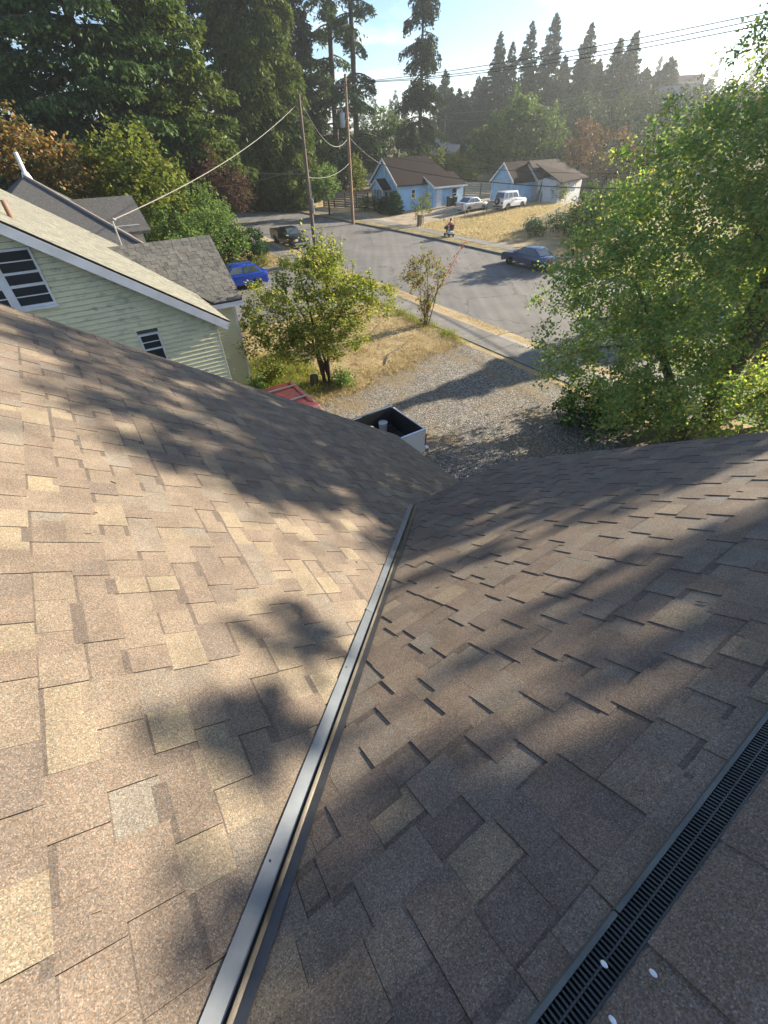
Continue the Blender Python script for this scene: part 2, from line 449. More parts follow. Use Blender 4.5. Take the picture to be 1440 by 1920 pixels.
# ================================================================== OWN HOUSE (the roof we stand on)
house = gthing('brown_roofed_house', 'house with brown laminated shingle roof and metal valley, filling the foreground', 'house', 1.0, 3.0, 0.0)
TA, TB = math.tan(R_(34.0)), math.tan(R_(33.4))
CA, SA = math.cos(R_(34.0)), math.sin(R_(34.0))
CB, SB = math.cos(R_(33.4)), math.sin(R_(33.4))
NR, ZA = -0.87, 6.80            # main ridge (runs along s)
SRD, ZB = -0.40, 6.82            # dormer ridge (runs along n)
EAVE_A, RAKE_A = 4.53, 6.33
EAVE_B = 3.08
rake_b = lambda s: 4.42 - 0.12*s
zA = lambda n: ZA - TA*abs(n-NR)
zB = lambda s: ZB - TB*abs(s-SRD)
nV = lambda s: NR + (ZA - zB(s))/TA           # valley
sV = lambda n: SRD + (ZB - zA(n))/TB
N_V1 = nV(EAVE_B)
pal = [(0.205, 0.158, 0.116), (0.18, 0.136, 0.105), (0.162, 0.12, 0.095), (0.168, 0.134, 0.11), (0.15, 0.112, 0.09), (0.168, 0.14, 0.118), (0.142, 0.108, 0.09), (0.225, 0.176, 0.124), (0.105, 0.08, 0.068)]
SHM = [shingle_mat('shingle granules %d' % i, (c[0]*0.95, c[1]*1.03, c[2]*1.02)) for i, c in enumerate(pal)]
DECK = plain('roof felt', (0.05, 0.04, 0.035), 0.95)
def proj(p):
    q = np.array(W(p[1], p[0], p[2])) - np.array([0, 0, CAM_H]); z = q@fw
    if z < 0.05: return None
    return (720+FPX*(q@rt)/z, 960+FPX*(q@dn)/z)
def pieces(plane, v_end, ulo, uhi, rng, exp=0.143, weights=(4, 6, 6, 3, 3, 0.4, 1.5, 0.8), w_tab=(0.1, 0.24), w_gap=(0.07, 0.19), t=(0.005, 0.0082), wind=0.0):
    out = []; v0 = 0.0
    while v0 < v_end-1e-4:
        v1 = min(v0+exp, v_end)
        lo0, lo1, hi0, hi1 = ulo(v0), ulo(v1), uhi(v0), uhi(v1)
        u = min(lo0, lo1) - rng.uniform(0, 0.3); end = max(hi0, hi1); tabf = rng.random() < 0.5
        while u < end:
            w = rng.uniform(*(w_tab if tabf else w_gap))
            a0, b0, a1, b1 = max(u, lo0), min(u+w, hi0), max(u, lo1), min(u+w, hi1)
            if (b0-a0) > 0.004 or (b1-a1) > 0.004:
                b0 = max(b0, a0+0.001); b1 = max(b1, a1+0.001)
                h = t[1] if tabf else t[0]
                h += rng.uniform(-0.0008, 0.0012)
                lift = h + (rng.uniform(0.0, 0.0015) if rng.random() < 0.12 else 0)
                g = 0.0008
                ov = 0.02 if v0 > 0 else 0
                dn_ = 0.004
                q = [plane(a0+g, v0-ov, -dn_), plane(b0-g, v0-ov, -dn_), plane(b1-g, v1+0.006, -dn_), plane(a1+g, v1+0.006, -dn_),
                     plane(a0+g, v0-ov, 0.0015+(t[1]-t[0] if tabf else 0)), plane(b0-g, v0-ov, 0.0015+(t[1]-t[0] if tabf else 0)), plane(b1-g, v1+0.006, lift), plane(a1+g, v1+0.006, h)]
                out.append((q, rng.choices(range(len(weights)), weights)[0], rng.uniform(0.13, 0.3) if rng.random() < (0.35 if tabf else 0.75) else 0))
            u += w; tabf = not tabf if rng.random() < 0.92 else tabf
        v0 = v1
    return out
def area_of(q):
    pr = [proj(p) for p in q[4:]]
    if any(x is None for x in pr): return 0
    if not any(-20 < x < 1460 and -20 < y < 1940 for x, y in pr): return 0
    a = 0
    for i in range(4):
        a += pr[i][0]*pr[(i+1) % 4][1]-pr[(i+1) % 4][0]*pr[i][1]
    return abs(a)/2
def lay(root, decks, mats, limit=300):
    """decks: list of (deck part, pieces). The largest in view are parts of their deck, the rest one mesh."""
    allp = [(area_of(q), d, q, m, bd) for d, ps in decks for q, m, bd in ps]
    allp.sort(key=lambda t: -t[0])
    def put(mb, q, m, bd, band):
        if not bd: return mb.hexa(q, m)
        L = lambda a, b: tuple(x*(1-bd)+y*bd for x, y in zip(a, b))
        vs = list(q)+[L(q[4], q[7]), L(q[5], q[6])]
        mb.add(vs, [(3, 2, 1, 0), (0, 1, 5, 4), (1, 2, 6, 9, 5), (2, 3, 7, 6), (3, 0, 4, 8, 7), (8, 9, 6, 7)], m)
        return mb.add([vs[i] for i in (4, 5, 9, 8)], [(0, 1, 2, 3)], band)
    for a, d, q, m, bd in allp[:limit]:
        mb = put(MB(), q, 0, bd, 1); mb.build('shingle', [mats[m], mats[-1]], d, ori=ORI[root.name], fix=False)
    rest = MB()
    for a, d, q, m, bd in allp[limit:]: put(rest, q, m, bd, len(mats)-1)
    if rest.v: tag(gpart(rest, 'shingle_field', mats, root), kind='stuff')

def planeA(u, v, h): return (NR+v*CA+h*SA, u, ZA-v*SA+h*CA)
def planeB(u, v, h): return (u, SRD+v*CB+h*SB, ZB-v*SB+h*CB)
def planeC(u, v, h): return (u, SRD-v*CB-h*SB, ZB-v*SB+h*CB)
def planeD(u, v, h): return (NR-v*CA-h*SA, u, ZA-v*SA+h*CA)
VEA, VEB = (EAVE_A-NR)/CA, (EAVE_B-SRD)/CB
def loA(v):
    n = NR+v*CA
    return sV(n) if n < N_V1 else 2.72
def deck(name, plane, v_end, lo, hi, h=-0.012, steps=24):
    mb = MB(); n = steps
    for i in range(n+1):
        v = v_end*i/n
        mb.v += [plane(lo(v), v, h-0.03), plane(hi(v), v, h-0.03), plane(lo(v), v, h), plane(hi(v), v, h)]
    for i in range(n):
        a = i*4; b = a+4
        mb.f += [(a+2, a+3, b+3, b+2), (a, b, b+1, a+1), (a, a+2, b+2, b), (a+1, b+1, b+3, a+3)]; mb.m += [0]*4
    mb.f += [(0, 1, 3, 2), (4*n, 4*n+2, 4*n+3, 4*n+1)]; mb.m += [0, 0]
    return gpart(mb, name, DECK, house)
dA = deck('roof_slope', planeA, VEA, loA, lambda v: RAKE_A)
dB = deck('roof_slope', planeB, VEB, lambda v: nV(SRD+v*CB), lambda v: rake_b(SRD+v*CB))
dC = deck('roof_slope', planeC, 3.2, lambda v: nV(SRD+v*CB), lambda v: rake_b(0)-0.1)
dD = deck('roof_slope', planeD, VEA, lambda v: -9.0, lambda v: RAKE_A)
rng = random.Random(11)
pA = pieces(planeA, VEA, loA, lambda v: RAKE_A+0.01, rng)
pB = pieces(planeB, VEB, lambda v: nV(SRD+v*CB), lambda v: rake_b(SRD+v*CB)+0.012, rng, t=(0.005, 0.0095), weights=(1, 4, 5, 6, 5, 0.6, 3, 0))
pC = pieces(planeC, 3.2, lambda v: nV(SRD+v*CB), lambda v: rake_b(0)-0.08, rng, t=(0.005, 0.0095), weights=(1, 4, 5, 6, 5, 0.6, 3, 0))
pD = pieces(planeD, 1.2, lambda v: 0.0, lambda v: RAKE_A+0.01, rng)
lay(house, [(dA, pA), (dB, pB), (dC, pC), (dD, pD)], SHM, 300)
# W shaped valley metal
vd = Vector((nV(3)-nV(0), 3.0, zB(3)-zB(0))).normalized()      # along the valley in (n,s,z)
nAv, nBv = Vector((SA, 0, CA)), Vector((0, SB, CB))
aA = nAv.cross(vd); aA = aA if aA.z > 0 else -aA
aB = nBv.cross(vd); aB = aB if aB.z > 0 else -aB
upv = (nAv+nBv).normalized()
STEEL = plain('grey blue coated steel', (0.135, 0.155, 0.178), 0.42, 0.35, c2=(0.1, 0.116, 0.135), sc_=6, bstr=0.05, bsc=12, stretch=(1, 1, 1))
STEELD = plain('dark bronze coated steel', (0.085, 0.09, 0.1), 0.38, 0.5, c2=(0.06, 0.064, 0.07), sc_=9)
def along(prof, s0, s1, name, mat, parent, steps=16):
    mb = MB(); k = len(prof); r2 = random.Random(7)
    for i in range(steps+1):
        s = s0+(s1-s0)*i/steps; c = Vector((nV(s), s, zB(s)))
        wob = 0.0012*math.sin(i*1.9)
        for a, b, up in prof:
            p = c + aA*a + aB*b + upv*(up+wob); mb.v.append(tuple(p))
    for i in range(steps):
        for j in range(k):
            mb.f.append((i*k+j, i*k+(j+1) % k, (i+1)*k+(j+1) % k, (i+1)*k+j)); mb.m.append(0)
    mb.f += [tuple(range(k)), tuple(range(steps*k, steps*k+k))]; mb.m += [0, 0]
    return gpart(mb, name, mat, parent, house)
fl = MB()
vf = along([(0.066, 0, 0.018), (0.014, 0, 0.021), (0.014, 0, 0.018), (0.066, 0, 0.015)], -0.4, 2.98, 'valley_flashing', STEEL, house)
along([(0.0135, 0, 0.021), (0.003, 0, 0.010), (0.0, 0.0, 0.042), (0.0, 0.0115, 0.024), (0, 0.0115, 0.005), (0.0135, 0, 0.005)], -0.4, 2.985, 'valley_rib', plain('pale valley metal', (0.22, 0.205, 0.18), 0.34, 0.8, c2=(0.13, 0.12, 0.105), sc_=7), vf)  # rib toned paler and warmer than the flanges
along([(0, 0.012, 0.0225), (0, 0.046, 0.018), (0, 0.046, 0.014), (0, 0.012, 0.019)], -0.4, 2.98, 'valley_flange', STEELD, vf)
# ridge vent with two rows of louvres under the cap shingles
VENT = plain('vent plastic', (0.035, 0.045, 0.047), 0.4, c2=(0.022, 0.028, 0.03), sc_=8)
VENTF = plain('vent flange', (0.10, 0.12, 0.12), 0.5, c2=(0.06, 0.072, 0.075), sc_=8)
n0v, n1v = -0.75, rake_b(0)-0.02
vs0 = (SRD+0.195)            # lower edge of the vent on the near slope
def vent_p(t, h):             # t = 0 lower edge .. 1 upper edge
    s = vs0 - t*0.056; return s, zB(s)+0.03+h
mb = MB()
def strip(mb, t0, t1, h0, h1, a, b, mi=0):
    q = []
    for h in (h0, h1):
        for (n, t) in ((a, t0), (b, t0), (b, t1), (a, t1)):
            s, z = vent_p(t, h); q.append((n, s, z))
    mb.hexa(q, mi)
strip(mb, -0.02, 1.02, -0.03, -0.02, n0v, n1v)
vent = gpart(mb, 'ridge_vent', BLACKP, house)
mb = MB(); nn_ = n0v
while nn_ < n1v:
    strip(mb, -0.04, 0.12, -0.024, 0.003, nn_+0.002, min(n1v, nn_+1.2)); nn_ += 1.203
gpart(mb, 'vent_flange', VENTF, vent, house)
mb = MB(); strip(mb, 0.5, 0.56, -0.012, 0.001, n0v, n1v); strip(mb, 0.97, 1.03, -0.012, 0.002, n0v, n1v)
gpart(mb, 'vent_rail', VENT, vent, house)
mb = MB(); x = n0v
while x < n1v:
    strip(mb, 0.13, 0.495, -0.018, 0.0, x, x+0.0042); strip(mb, 0.565, 0.965, -0.018, 0.0, x, x+0.0042); x += 0.0105
tag(gpart(mb, 'vent_louvres', VENT, vent, house), kind='stuff')
# cap shingles over the dormer ridge
rng = random.Random(4); u = n0v; s_up, z_up = vent_p(1.04, -0.004)
while u < n1v:
    w = 0.30; mb = MB(); e = 0.006 + rng.uniform(0, 0.002)
    sec = [(s_up, z_up), (SRD+0.01, ZB+0.028), (SRD-0.06, ZB+0.02), (SRD-0.24, ZB-0.10)]
    m_ = rng.choice([2, 3, 4, 6])
    vs = []
    for nn, up in ((u, e), (min(u+w+0.04, n1v+0.02), 0.0)):
        for s, z in sec: vs.append((nn, s, z+up)); vs.append((nn, s, z+up-0.005))
    mb.v += vs
    for i in range(3):
        a = 2*i; mb.f += [(a, a+2, 8+a+2, 8+a), (a+1, 8+a+1, 8+a+3, a+3)]
    mb.f += [(0, 8, 9, 1), (6, 7, 15, 14)] + [(2*i, 2*i+1, 2*i+3, 2*i+2) for i in range(3)] + [(8+2*i, 8+2*i+2, 8+2*i+3, 8+2*i+1) for i in range(3)]
    mb.m += [0]*(len(mb.f)-len(mb.m))
    gpart(mb, 'ridge_cap', SHM[m_], house); u += w
# main ridge cap with its vent
u = 0.6
while u < RAKE_A:
    w = 0.30; mb = MB(); e = 0.008
    for sgn in (1, -1):
        q = []
        for h in (0.045, 0.052):
            for nn, dd in ((0, 0), (0.15, 0), (0.15, 1), (0, 1)):
                q.append((NR+sgn*nn*CA, min(u+(w+0.03)*dd, RAKE_A+0.02), ZA-nn*SA+h-(0 if not dd else 0.006)))
        mb.hexa(q)
    gpart(mb, 'ridge_cap', SHM[rng.choice([1, 2, 3, 4])], house); u += w
mb = MB()
for sgn in (1, -1):
    mb.hexa([(NR+sgn*a*CA, s, ZA-a*SA+h) for h in (0.002, 0.043) for a, s in ((0.10, 0.6), (0.14, 0.6), (0.14, RAKE_A+0.015), (0.10, RAKE_A+0.015))])
gpart(mb, 'ridge_vent', BLACKP, house)
# drip edges
mb = MB().hexa([planeA(a, VEA+b, h) for h in (-0.045, -0.002) for a, b in ((2.7, -0.02), (RAKE_A+0.005, -0.02), (RAKE_A+0.005, 0.018), (2.7, 0.018))])
gpart(mb, 'drip_edge', plain('black drip edge', (0.02, 0.02, 0.022), 0.35, 0.3), house)
mb = MB().hexa([planeA(RAKE_A+a, b, h) for h in (-0.05, -0.004) for a, b in ((-0.02, -0.02), (0.012, -0.02), (0.012, VEA+0.02), (-0.02, VEA+0.02))])
gpart(mb, 'drip_edge', MATS['black drip edge'], house)
mb = MB().hexa([planeB(a, VEB+b, h) for h in (-0.05, -0.003) for a, b in ((N_V1+0.05, -0.03), (rake_b(EAVE_B), -0.03), (rake_b(EAVE_B), 0.012), (N_V1+0.05, 0.012))])
gpart(mb, 'drip_edge', STEELD, house)
# walls below
WALLO = plain('tan siding', (0.42, 0.38, 0.31), 0.8, c2=(0.36, 0.32, 0.26))
mb = MB(); zt = zA(4.1)-0.06
mb.prism([(-5.84, 0), (4.1, 0), (4.1, zt), (NR, ZA-0.15), (-5.84, zt)], lambda a, b, k: (a, (-8.6, 5.98)[k], b))
gpart(mb, 'wall', WALLO, house)
mb = MB()
mb.prism([(-3.5, 0), (2.7, 0), (2.7, zB(2.7)-0.07), (SRD, ZB-0.15), (-3.5, zB(-3.5)-0.07)], lambda a, b, k: ((0.5, 4.02)[k], a, b))
gpart(mb, 'dormer_wall', WALLO, house)
# spots of sunlight on the ridge, painted as small pale oval discs
LIGHT_DISC = plain('pale light spot', (0.75, 0.82, 0.86), 0.4)
def light_spot(n, s, z, label):
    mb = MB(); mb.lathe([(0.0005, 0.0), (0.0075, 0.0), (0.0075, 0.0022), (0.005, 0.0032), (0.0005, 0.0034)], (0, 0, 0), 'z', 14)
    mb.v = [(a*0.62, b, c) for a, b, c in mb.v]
    o = mb.build('oval_light_spot', LIGHT_DISC, smooth=True); x, y, _ = W(s, n)
    o.location = (x, y, z); o.rotation_euler = (R_(-35), 0, GRID); tag(o, label, 'light_spot', 'light spots on the ridge')
light_spot(0.41, -0.288, 6.79, 'tiny pale disc standing for a light spot on the dark shingles right of the ridge vent')
light_spot(0.295, -0.28, 6.784, 'tiny pale disc standing for a light spot at the bottom edge of the picture by the ridge vent')
light_spot(0.355, -0.236, zB(-0.236)+0.033, 'tiny pale disc standing for a light spot on the slats of the ridge vent')

# nail heads and a lap joint on the valley metal, needles caught on the roof
for i, s in enumerate((0.35, 0.95, 1.55, 2.1, 2.6)):
    c = Vector((nV(s), s, zB(s))); p = c + aA*0.05 + upv*0.0195
    mb = MB(); mb.lathe([(0.0045, -0.002), (0.0045, 0.0012), (0.001, 0.002)], tuple(p), 'z', 8); gpart(mb, 'nail_head', STEELD, vf, house)
s = 1.32; c0, c1 = [Vector((nV(q), q, zB(q))) for q in (s, s+0.02)]
mb = MB().hexa([tuple(c+aA*a+upv*h) for h in (0.0205, 0.0225) for c, a in ((c0, 0.014), (c0, 0.067), (c1, 0.067), (c1, 0.014))]); gpart(mb, 'lap_joint', STEEL, vf, house)
rs_ = random.Random(91); mb = MB()
for i in range(90):
    A_ = rs_.random() < 0.5
    if A_:
        v, u = rs_.uniform(0.1, VEA-0.2), rs_.uniform(0.2, 6.2)
        if u < loA(v)+0.03: continue
        f_ = planeA
    else:
        v, u = rs_.uniform(0.3, VEB-0.05), rs_.uniform(-0.3, 4.2)
        if u < nV(SRD+v*CB)+0.03: continue
        f_ = planeB
    a = rs_.uniform(0, 6.28); L = rs_.uniform(0.008, 0.022); w_ = 0.0007
    du, dv = math.cos(a)*L, math.sin(a)*L; eu, ev = -math.sin(a)*w_, math.cos(a)*w_
    mb.hexa([f_(u+x*du+y*eu, v+x*dv+y*ev, h) for h in (0.006, 0.012) for x, y in ((-1, -1), (1, -1), (1, 1), (-1, 1))])
o = gpart(mb, 'fallen_needles', plain('dry needles', (0.3, 0.2, 0.1), 0.8, c2=(0.16, 0.1, 0.05), sc_=20), house); tag(o, kind='stuff')

# ================================================================== HOUSES
def wedge_board(mb, a0, a1, z, h, face, t0=0.004, t1=0.03):
    h = h-0.011     # clapboard on a wall facing -s at s=face, spanning n a0..a1
    mb.hexa([(a0, face-t1, z), (a1, face-t1, z), (a1, face+0.01, z), (a0, face+0.01, z),
             (a0, face-t0, z+h), (a1, face-t0, z+h), (a1, face+0.01, z+h), (a0, face+0.01, z+h)])
def window_s(root, wall, n0, n1, z0, z1, s, mat=None, bars=(), tilt=0, frame_w=0.05, sill=True):   # a window in a wall facing -s
    mat = mat or WHITE; f = frame_w
    mb = MB()
    for a, b, c, d in ((n0, n0+f, z0, z1), (n1-f, n1, z0, z1), (n0+f+.001, n1-f-.001, z0, z0+f), (n0+f+.001, n1-f-.001, z1-f, z1)):
        mb.box(a, b, s-0.05, s+0.03, c, d)
    w = gpart(mb, 'window', mat, root)
    mb = MB().box(n0+f+.001, n1-f-.001, s-0.012, s-0.002, z0+f+.001, z1-f-.001); gpart(mb, 'pane', GLASS, w, root)
    for zb, t in bars:
        mb = MB().box(n0+f+.002, n1-f-.002, s-0.032, s-0.013, zb-t/2, zb+t/2); gpart(mb, 'glazing_bar', mat, w, root)
    if sill:
        mb = MB().box(n0-0.03, n1+0.03, s-0.09, s-0.052, z0-0.06, z0-0.002); gpart(mb, 'sill', mat, w, root)
    return w
# ---- the pale yellow house next door
YS, YN, YZ = 13.81, 3.11, 4.0         # near gable wall plane, street side corner
TY = math.tan(R_(34.1))
YR = -1.75                             # ridge
yel = gthing('yellow_house', 'pale yellow clapboard house with light green-grey roof and white bargeboard at left', 'house', 0.0, 18.0)
GAP_SHADE = plain('clapboard gap shade', (0.1, 0.1, 0.085), 0.9)  # dark wall colour seen between boards, painting the shadow lines under each
YEL = plain('pale yellow siding', (0.74, 0.72, 0.47), 0.75, c2=(0.66, 0.65, 0.43), sc_=1.2, lo=0.3, hi=0.6)
def stain_mat():
    m, n, l, b = nodemat('mildewed yellow siding')
    p = pos_node(n, l, (1, 1, 2.2))
    c = ramp(n, l, noise(n, l, p, 1.1, 6), [(0.35, (0.68, 0.655, 0.43)), (0.65, (0.78, 0.75, 0.5))])
    st = ramp(n, l, noise(n, l, p, 3.2, 8, 0.7), [(0.52, 0.0), (0.70, 0.8)])
    l.new(mix_rgb(n, l, st, c, (0.3, 0.33, 0.26)), b.inputs['Base Color']); b.inputs['Roughness'].default_value = 0.75
    return m
YST = stain_mat()
zY = lambda n: YZ + (YN-abs(n-YR)+(0-YR))*TY     # roof underside at n (equals YZ at n=YN)
zY = lambda n: YZ + ((YN-YR)-abs(n-YR))*TY
SFAR = 22.2
mb = MB(); NB = 2*YR-YN
mb.prism([(NB, 0), (YN, 0), (YN, YZ), (YR, zY(YR)), (NB, YZ)], lambda a, b, k: (a, (YS+0.012, SFAR)[k], b))
ywall = gpart(mb, 'wall', GAP_SHADE, yel)
holes = [(-1.28, -0.50, 5.02, 6.22), (-2.16, -1.36, 5.02, 6.22), (0.95, 1.50, 3.0, 3.93)]
z = 0.25; bh = 0.122
while z < zY(YR)-0.1:
    zt = z+bh
    half = (YN-YR) - max(0, (z-YZ))/TY
    a, b = YR-half, YR+half
    if z > YZ: a += 0.02; b -= 0.02
    segs = [(a, b)]
    for h0, h1, hz0, hz1 in holes:
        if zt > hz0 and z < hz1:
            segs = [x for sg in segs for x in ([(sg[0], min(sg[1], h0)), (max(sg[0], h1), sg[1])] if h0 < sg[1] and h1 > sg[0] else [sg]) if x[1]-x[0] > 0.02]
    for sa, sb in segs:
        if sb < -2.3: continue
        mb = MB(); wedge_board(mb, max(sa, -2.6), sb, z, bh, YS); gpart(mb, 'clapboard', YST, ywall, yel)
    z = zt
mb = MB().box(YN+0.0, YN+0.035, YS-0.03, YS+0.09, 0.0, YZ); gpart(mb, 'corner_board', YEL, yel)
for h in holes[:2]:
    window_s(yel, ywall, *h, YS-0.012, bars=((h[2]+0.24, 0.022), (h[2]+0.46, 0.06), (h[2]+0.72, 0.05), (h[2]+0.95, 0.022)), frame_w=0.05)
mb = MB().box(-1.36, -1.28, YS-0.06, YS+0.02, 4.98, 6.24); gpart(mb, 'mullion', WHITE, yel)
window_s(yel, ywall, *holes[2], YS-0.012, bars=((3.5, 0.045), (3.7, 0.022)), frame_w=0.045)
# gable vent
mb = MB().box(0.93, 1.24, YS-0.05, YS-0.012, 5.30, 5.42); gv = gpart(mb, 'gable_vent', plain('cream metal', (0.55, 0.52, 0.44), 0.6), yel)
for a in (0.97, 1.11): gpart(MB().box(a, a+0.1, YS-0.056, YS-0.051, 5.33, 5.4), 'vent_opening', BLACKP, gv, yel)
# roof slopes, bargeboard, black drip line
OV = 0.36; S0Y = YS-0.35
pal2 = [(0.185, 0.19, 0.158), (0.21, 0.21, 0.172), (0.165, 0.168, 0.142), (0.195, 0.192, 0.16)]
GRN = [shingle_mat('pale green shingle %d' % i, c, 120, 0.5) for i, c in enumerate(pal2)]
def planeY(u, v, h, sg=1):
    c, s = math.cos(math.atan(TY)), math.sin(math.atan(TY))
    return (YR+sg*(v*c+h*s), u, zY(YR)+0.16-v*s+h*c)
VY = (YN+OV-YR)/math.cos(math.atan(TY))
def slab_deck(root, plane, v0, v1, u0, u1, name='roof_slope', mat=None, h0=-0.09, h1=-0.006):
    mb = MB().hexa([plane(u, v, h) for h in (h0, h1) for u, v in ((u0, v0), (u1, v0), (u1, v1), (u0, v1))])
    return gpart(mb, name, mat or DECK, root)
rng = random.Random(21)
dY = slab_deck(yel, planeY, 0, VY, S0Y, SFAR+0.3)
slab_deck(yel, lambda u, v, h: planeY(u, v, h, -1), 0.02, VY, S0Y, SFAR+0.3, mat=GRN[0])
pY = pieces(planeY, VY, lambda v: S0Y-0.015, lambda v: SFAR+0.31, rng, exp=0.15, weights=(3, 3, 2, 2))
# annex: low cross gable towards the street
AXS, AXZ, AXE, AXN = 18.88, 5.30, 16.6, 4.92
TX = (AXZ-3.62)/(AXS-AXE); aX = math.atan(TX)
GRY = [shingle_mat('grey shingle %d' % i, c, 120, 0.55) for i, c in enumerate([(0.125, 0.125, 0.115), (0.15, 0.15, 0.135), (0.105, 0.105, 0.097), (0.135, 0.132, 0.12), (0.165, 0.16, 0.142)])]
def planeX(u, v, h): return (u, AXS-v*math.cos(aX)-h*math.sin(aX), AXZ-v*math.sin(aX)+h*math.cos(aX))
def planeX2(u, v, h): return (u, AXS+v*math.cos(aX)+h*math.sin(aX), AXZ-v*math.sin(aX)+h*math.cos(aX))
VX = (AXS-AXE)/math.cos(aX)
def loX(v):
    z = AXZ-v*math.sin(aX); return YR + (zY(YR)+0.16+0.02-z)/TY - 0.05
mb = MB()
for v in (0, VX):
    for h in (-0.08, -0.008):
        mb.v += [planeX(loX(v), v, h), planeX(AXN, v, h)]
mb.f += [(0, 1, 5, 4), (2, 6, 7, 3), (0, 2, 3, 1), (4, 5, 7, 6), (0, 4, 6, 2), (1, 3, 7, 5)]; mb.m += [0]*6
dX = gpart(mb, 'roof_slope', DECK, yel)
mb = MB()
for v in (0, VX):
    for h in (-0.08, 0.0):
        mb.v += [planeX2(loX(v), v, h), planeX2(AXN, v, h)]
mb.f += [(0, 1, 5, 4), (2, 6, 7, 3), (0, 2, 3, 1), (4, 5, 7, 6), (0, 4, 6, 2), (1, 3, 7, 5)]; mb.m += [0]*6
gpart(mb, 'roof_slope', GRY[0], yel)
pX = pieces(planeX, VX, loX, lambda v: AXN+0.01, rng, exp=0.15, weights=(3, 4, 2, 3, 2), w_tab=(0.14, 0.26), w_gap=(0.08, 0.18), t=(0.006, 0.011))
nG = len(GRN)
lay(yel, [(dX, [(q, m+nG, 0) for q, m, bd in pX]), (dY, [(q, m, 0) for q, m, bd in pY])], GRN+GRY+[GRY[2]], 300)
mb = MB().hexa([planeY(S0Y+a, v, h) for h in (-0.26, -0.05) for a, v in ((-0.03, -0.02), (0.02, -0.02), (0.02, VY+0.02), (-0.03, VY+0.02))])
gpart(mb, 'bargeboard', WHITE, yel)
mb = MB().hexa([planeY(S0Y+a, v, h) for h in (-0.046, -0.001) for a, v in ((-0.022, -0.02), (0.03, -0.02), (0.03, VY+0.03), (-0.022, VY+0.03))])
gpart(mb, 'drip_edge', MATS['black drip edge'], yel)
mb = MB().hexa([planeY(u, VY+b, h) for h in (-0.2, -0.03) for u, b in ((S0Y-0.03, -0.02), (AXE-0.1, -0.02), (AXE-0.1, 0.03), (S0Y-0.03, 0.03))])
gpart(mb, 'fascia', WHITE, yel)
mb = MB()
mb.prism([(planeX(0, VX+0.0, -0.1)[1]-0.03, 3.56), (planeX(0, VX, 0)[1]-0.03, 3.42), (planeX(0, VX, 0)[1]+0.06, 3.42), (planeX(0, VX, 0)[1]+0.06, 3.56)], lambda a, b, k: ((YN+0.3, AXN+0.03)[k], a, b))
gpart(mb, 'gutter', WHITE, yel)
mb = MB().box(-0.5, AXN-0.32, AXE+0.33, AXS+2.0, 0, 3.6); awall = gpart(mb, 'annex_wall', GAP_SHADE, yel)
z = 0.2
while z < 3.5:
    mb = MB(); wedge_board(mb, 2.2, AXN-0.34, z, bh, AXE+0.32); gpart(mb, 'clapboard', YEL, awall, yel); z += bh
gpart(MB().box(AXN-0.34, AXN-0.25, AXE+0.28, AXE+0.4, 0, 3.5), 'corner_board', WHITE, yel)
mb = MB(); q = planeY(17.0, 1.4, 0); mb.tube([(q[0], 14.9, q[2]-0.05), (q[0], 14.9, q[2]+0.34)], [0.055, 0.05], 10)
gpart(mb, 'vent_pipe', plain('rusty pipe', (0.22, 0.12, 0.08), 0.7), yel)
qm = planeY(21.6, 4.75, 0); MAST = (qm[0], 21.6, qm[2]+0.95)
mb = MB(); mb.tube([(qm[0], 21.6, qm[2]-0.1), (qm[0], 21.6, qm[2]+0.9), (qm[0]+0.05, 21.62, qm[2]+1.0), (qm[0]+0.12, 21.62, qm[2]+0.93)], 0.03, 8)
gpart(mb, 'service_mast', GALV, yel)

# ---- grey roofed house farther along
gh = gthing('grey_roofed_house', 'dark grey shingled house roofs with white chimney pipe beyond the yellow house', 'house', 0.0, 40.0)
def gable_roof(root, ridge, zr, half, drop, u0, u1, axis, mats, eaveline=True, seed=1, exp=0.22, walls=None, thick=0.14, name='roof_slope'):
    """ridge: coordinate of the ridge across; axis 's' = ridge runs along s, 'n' = along n"""
    a = math.atan2(drop, half); L = math.hypot(drop, half)
    for sg in (1, -1):
        mb = MB(); q = []
        for h in (-thick, 0):
            for u, v in ((u0, -0.0), (u1, -0.0), (u1, L), (u0, L)):
                c = ridge+sg*(v*math.cos(a)+h*math.sin(a)*0); z = zr-v*math.sin(a)+h
                q.append((c, u, z) if axis == 's' else (u, c, z))
        mb.hexa(q); gpart(mb, name, mats, root)
DGR = shingle_mat('dark grey shingle', (0.085, 0.085, 0.083), 40, 0.7)
def poly_slab(root, pts, th, name, mat):
    k = len(pts); mb = MB(); mb.v += [(a, b, c-th) for a, b, c in pts]+list(pts)
    mb.f += [tuple(range(k-1, -1, -1)), tuple(range(k, 2*k))]+[(i, (i+1) % k, k+(i+1) % k, k+i) for i in range(k)]; mb.m += [0]*(k+2)
    return gpart(mb, name, mat, root)
poly_slab(gh, [(0.15, 42.0, 6.3), (4.3, 29.0, 3.5), (-4.6, 29.0, 3.5)], 0.12, 'roof_slope', DGR)
poly_slab(gh, [(0.16, 42.02, 6.3), (0.16, 45.5, 6.3), (4.31, 46.0, 3.5), (4.32, 29.0, 3.5)], 0.12, 'roof_slope', DGR)
poly_slab(gh, [(0.14, 42.02, 6.3), (-4.62, 29.0, 3.5), (-4.62, 46.0, 3.5), (0.14, 45.5, 6.3)], 0.12, 'roof_slope', DGR)
gpart(MB().box(-4.2, 3.9, 29.4, 45.4, 0, 3.35), 'wall', plain('grey siding', (0.3, 0.3, 0.29), 0.8), gh)
gable_roof(gh, 38.6, 5.2, 3.2, 1.6, 1.2, 5.6, 'n', DGR)
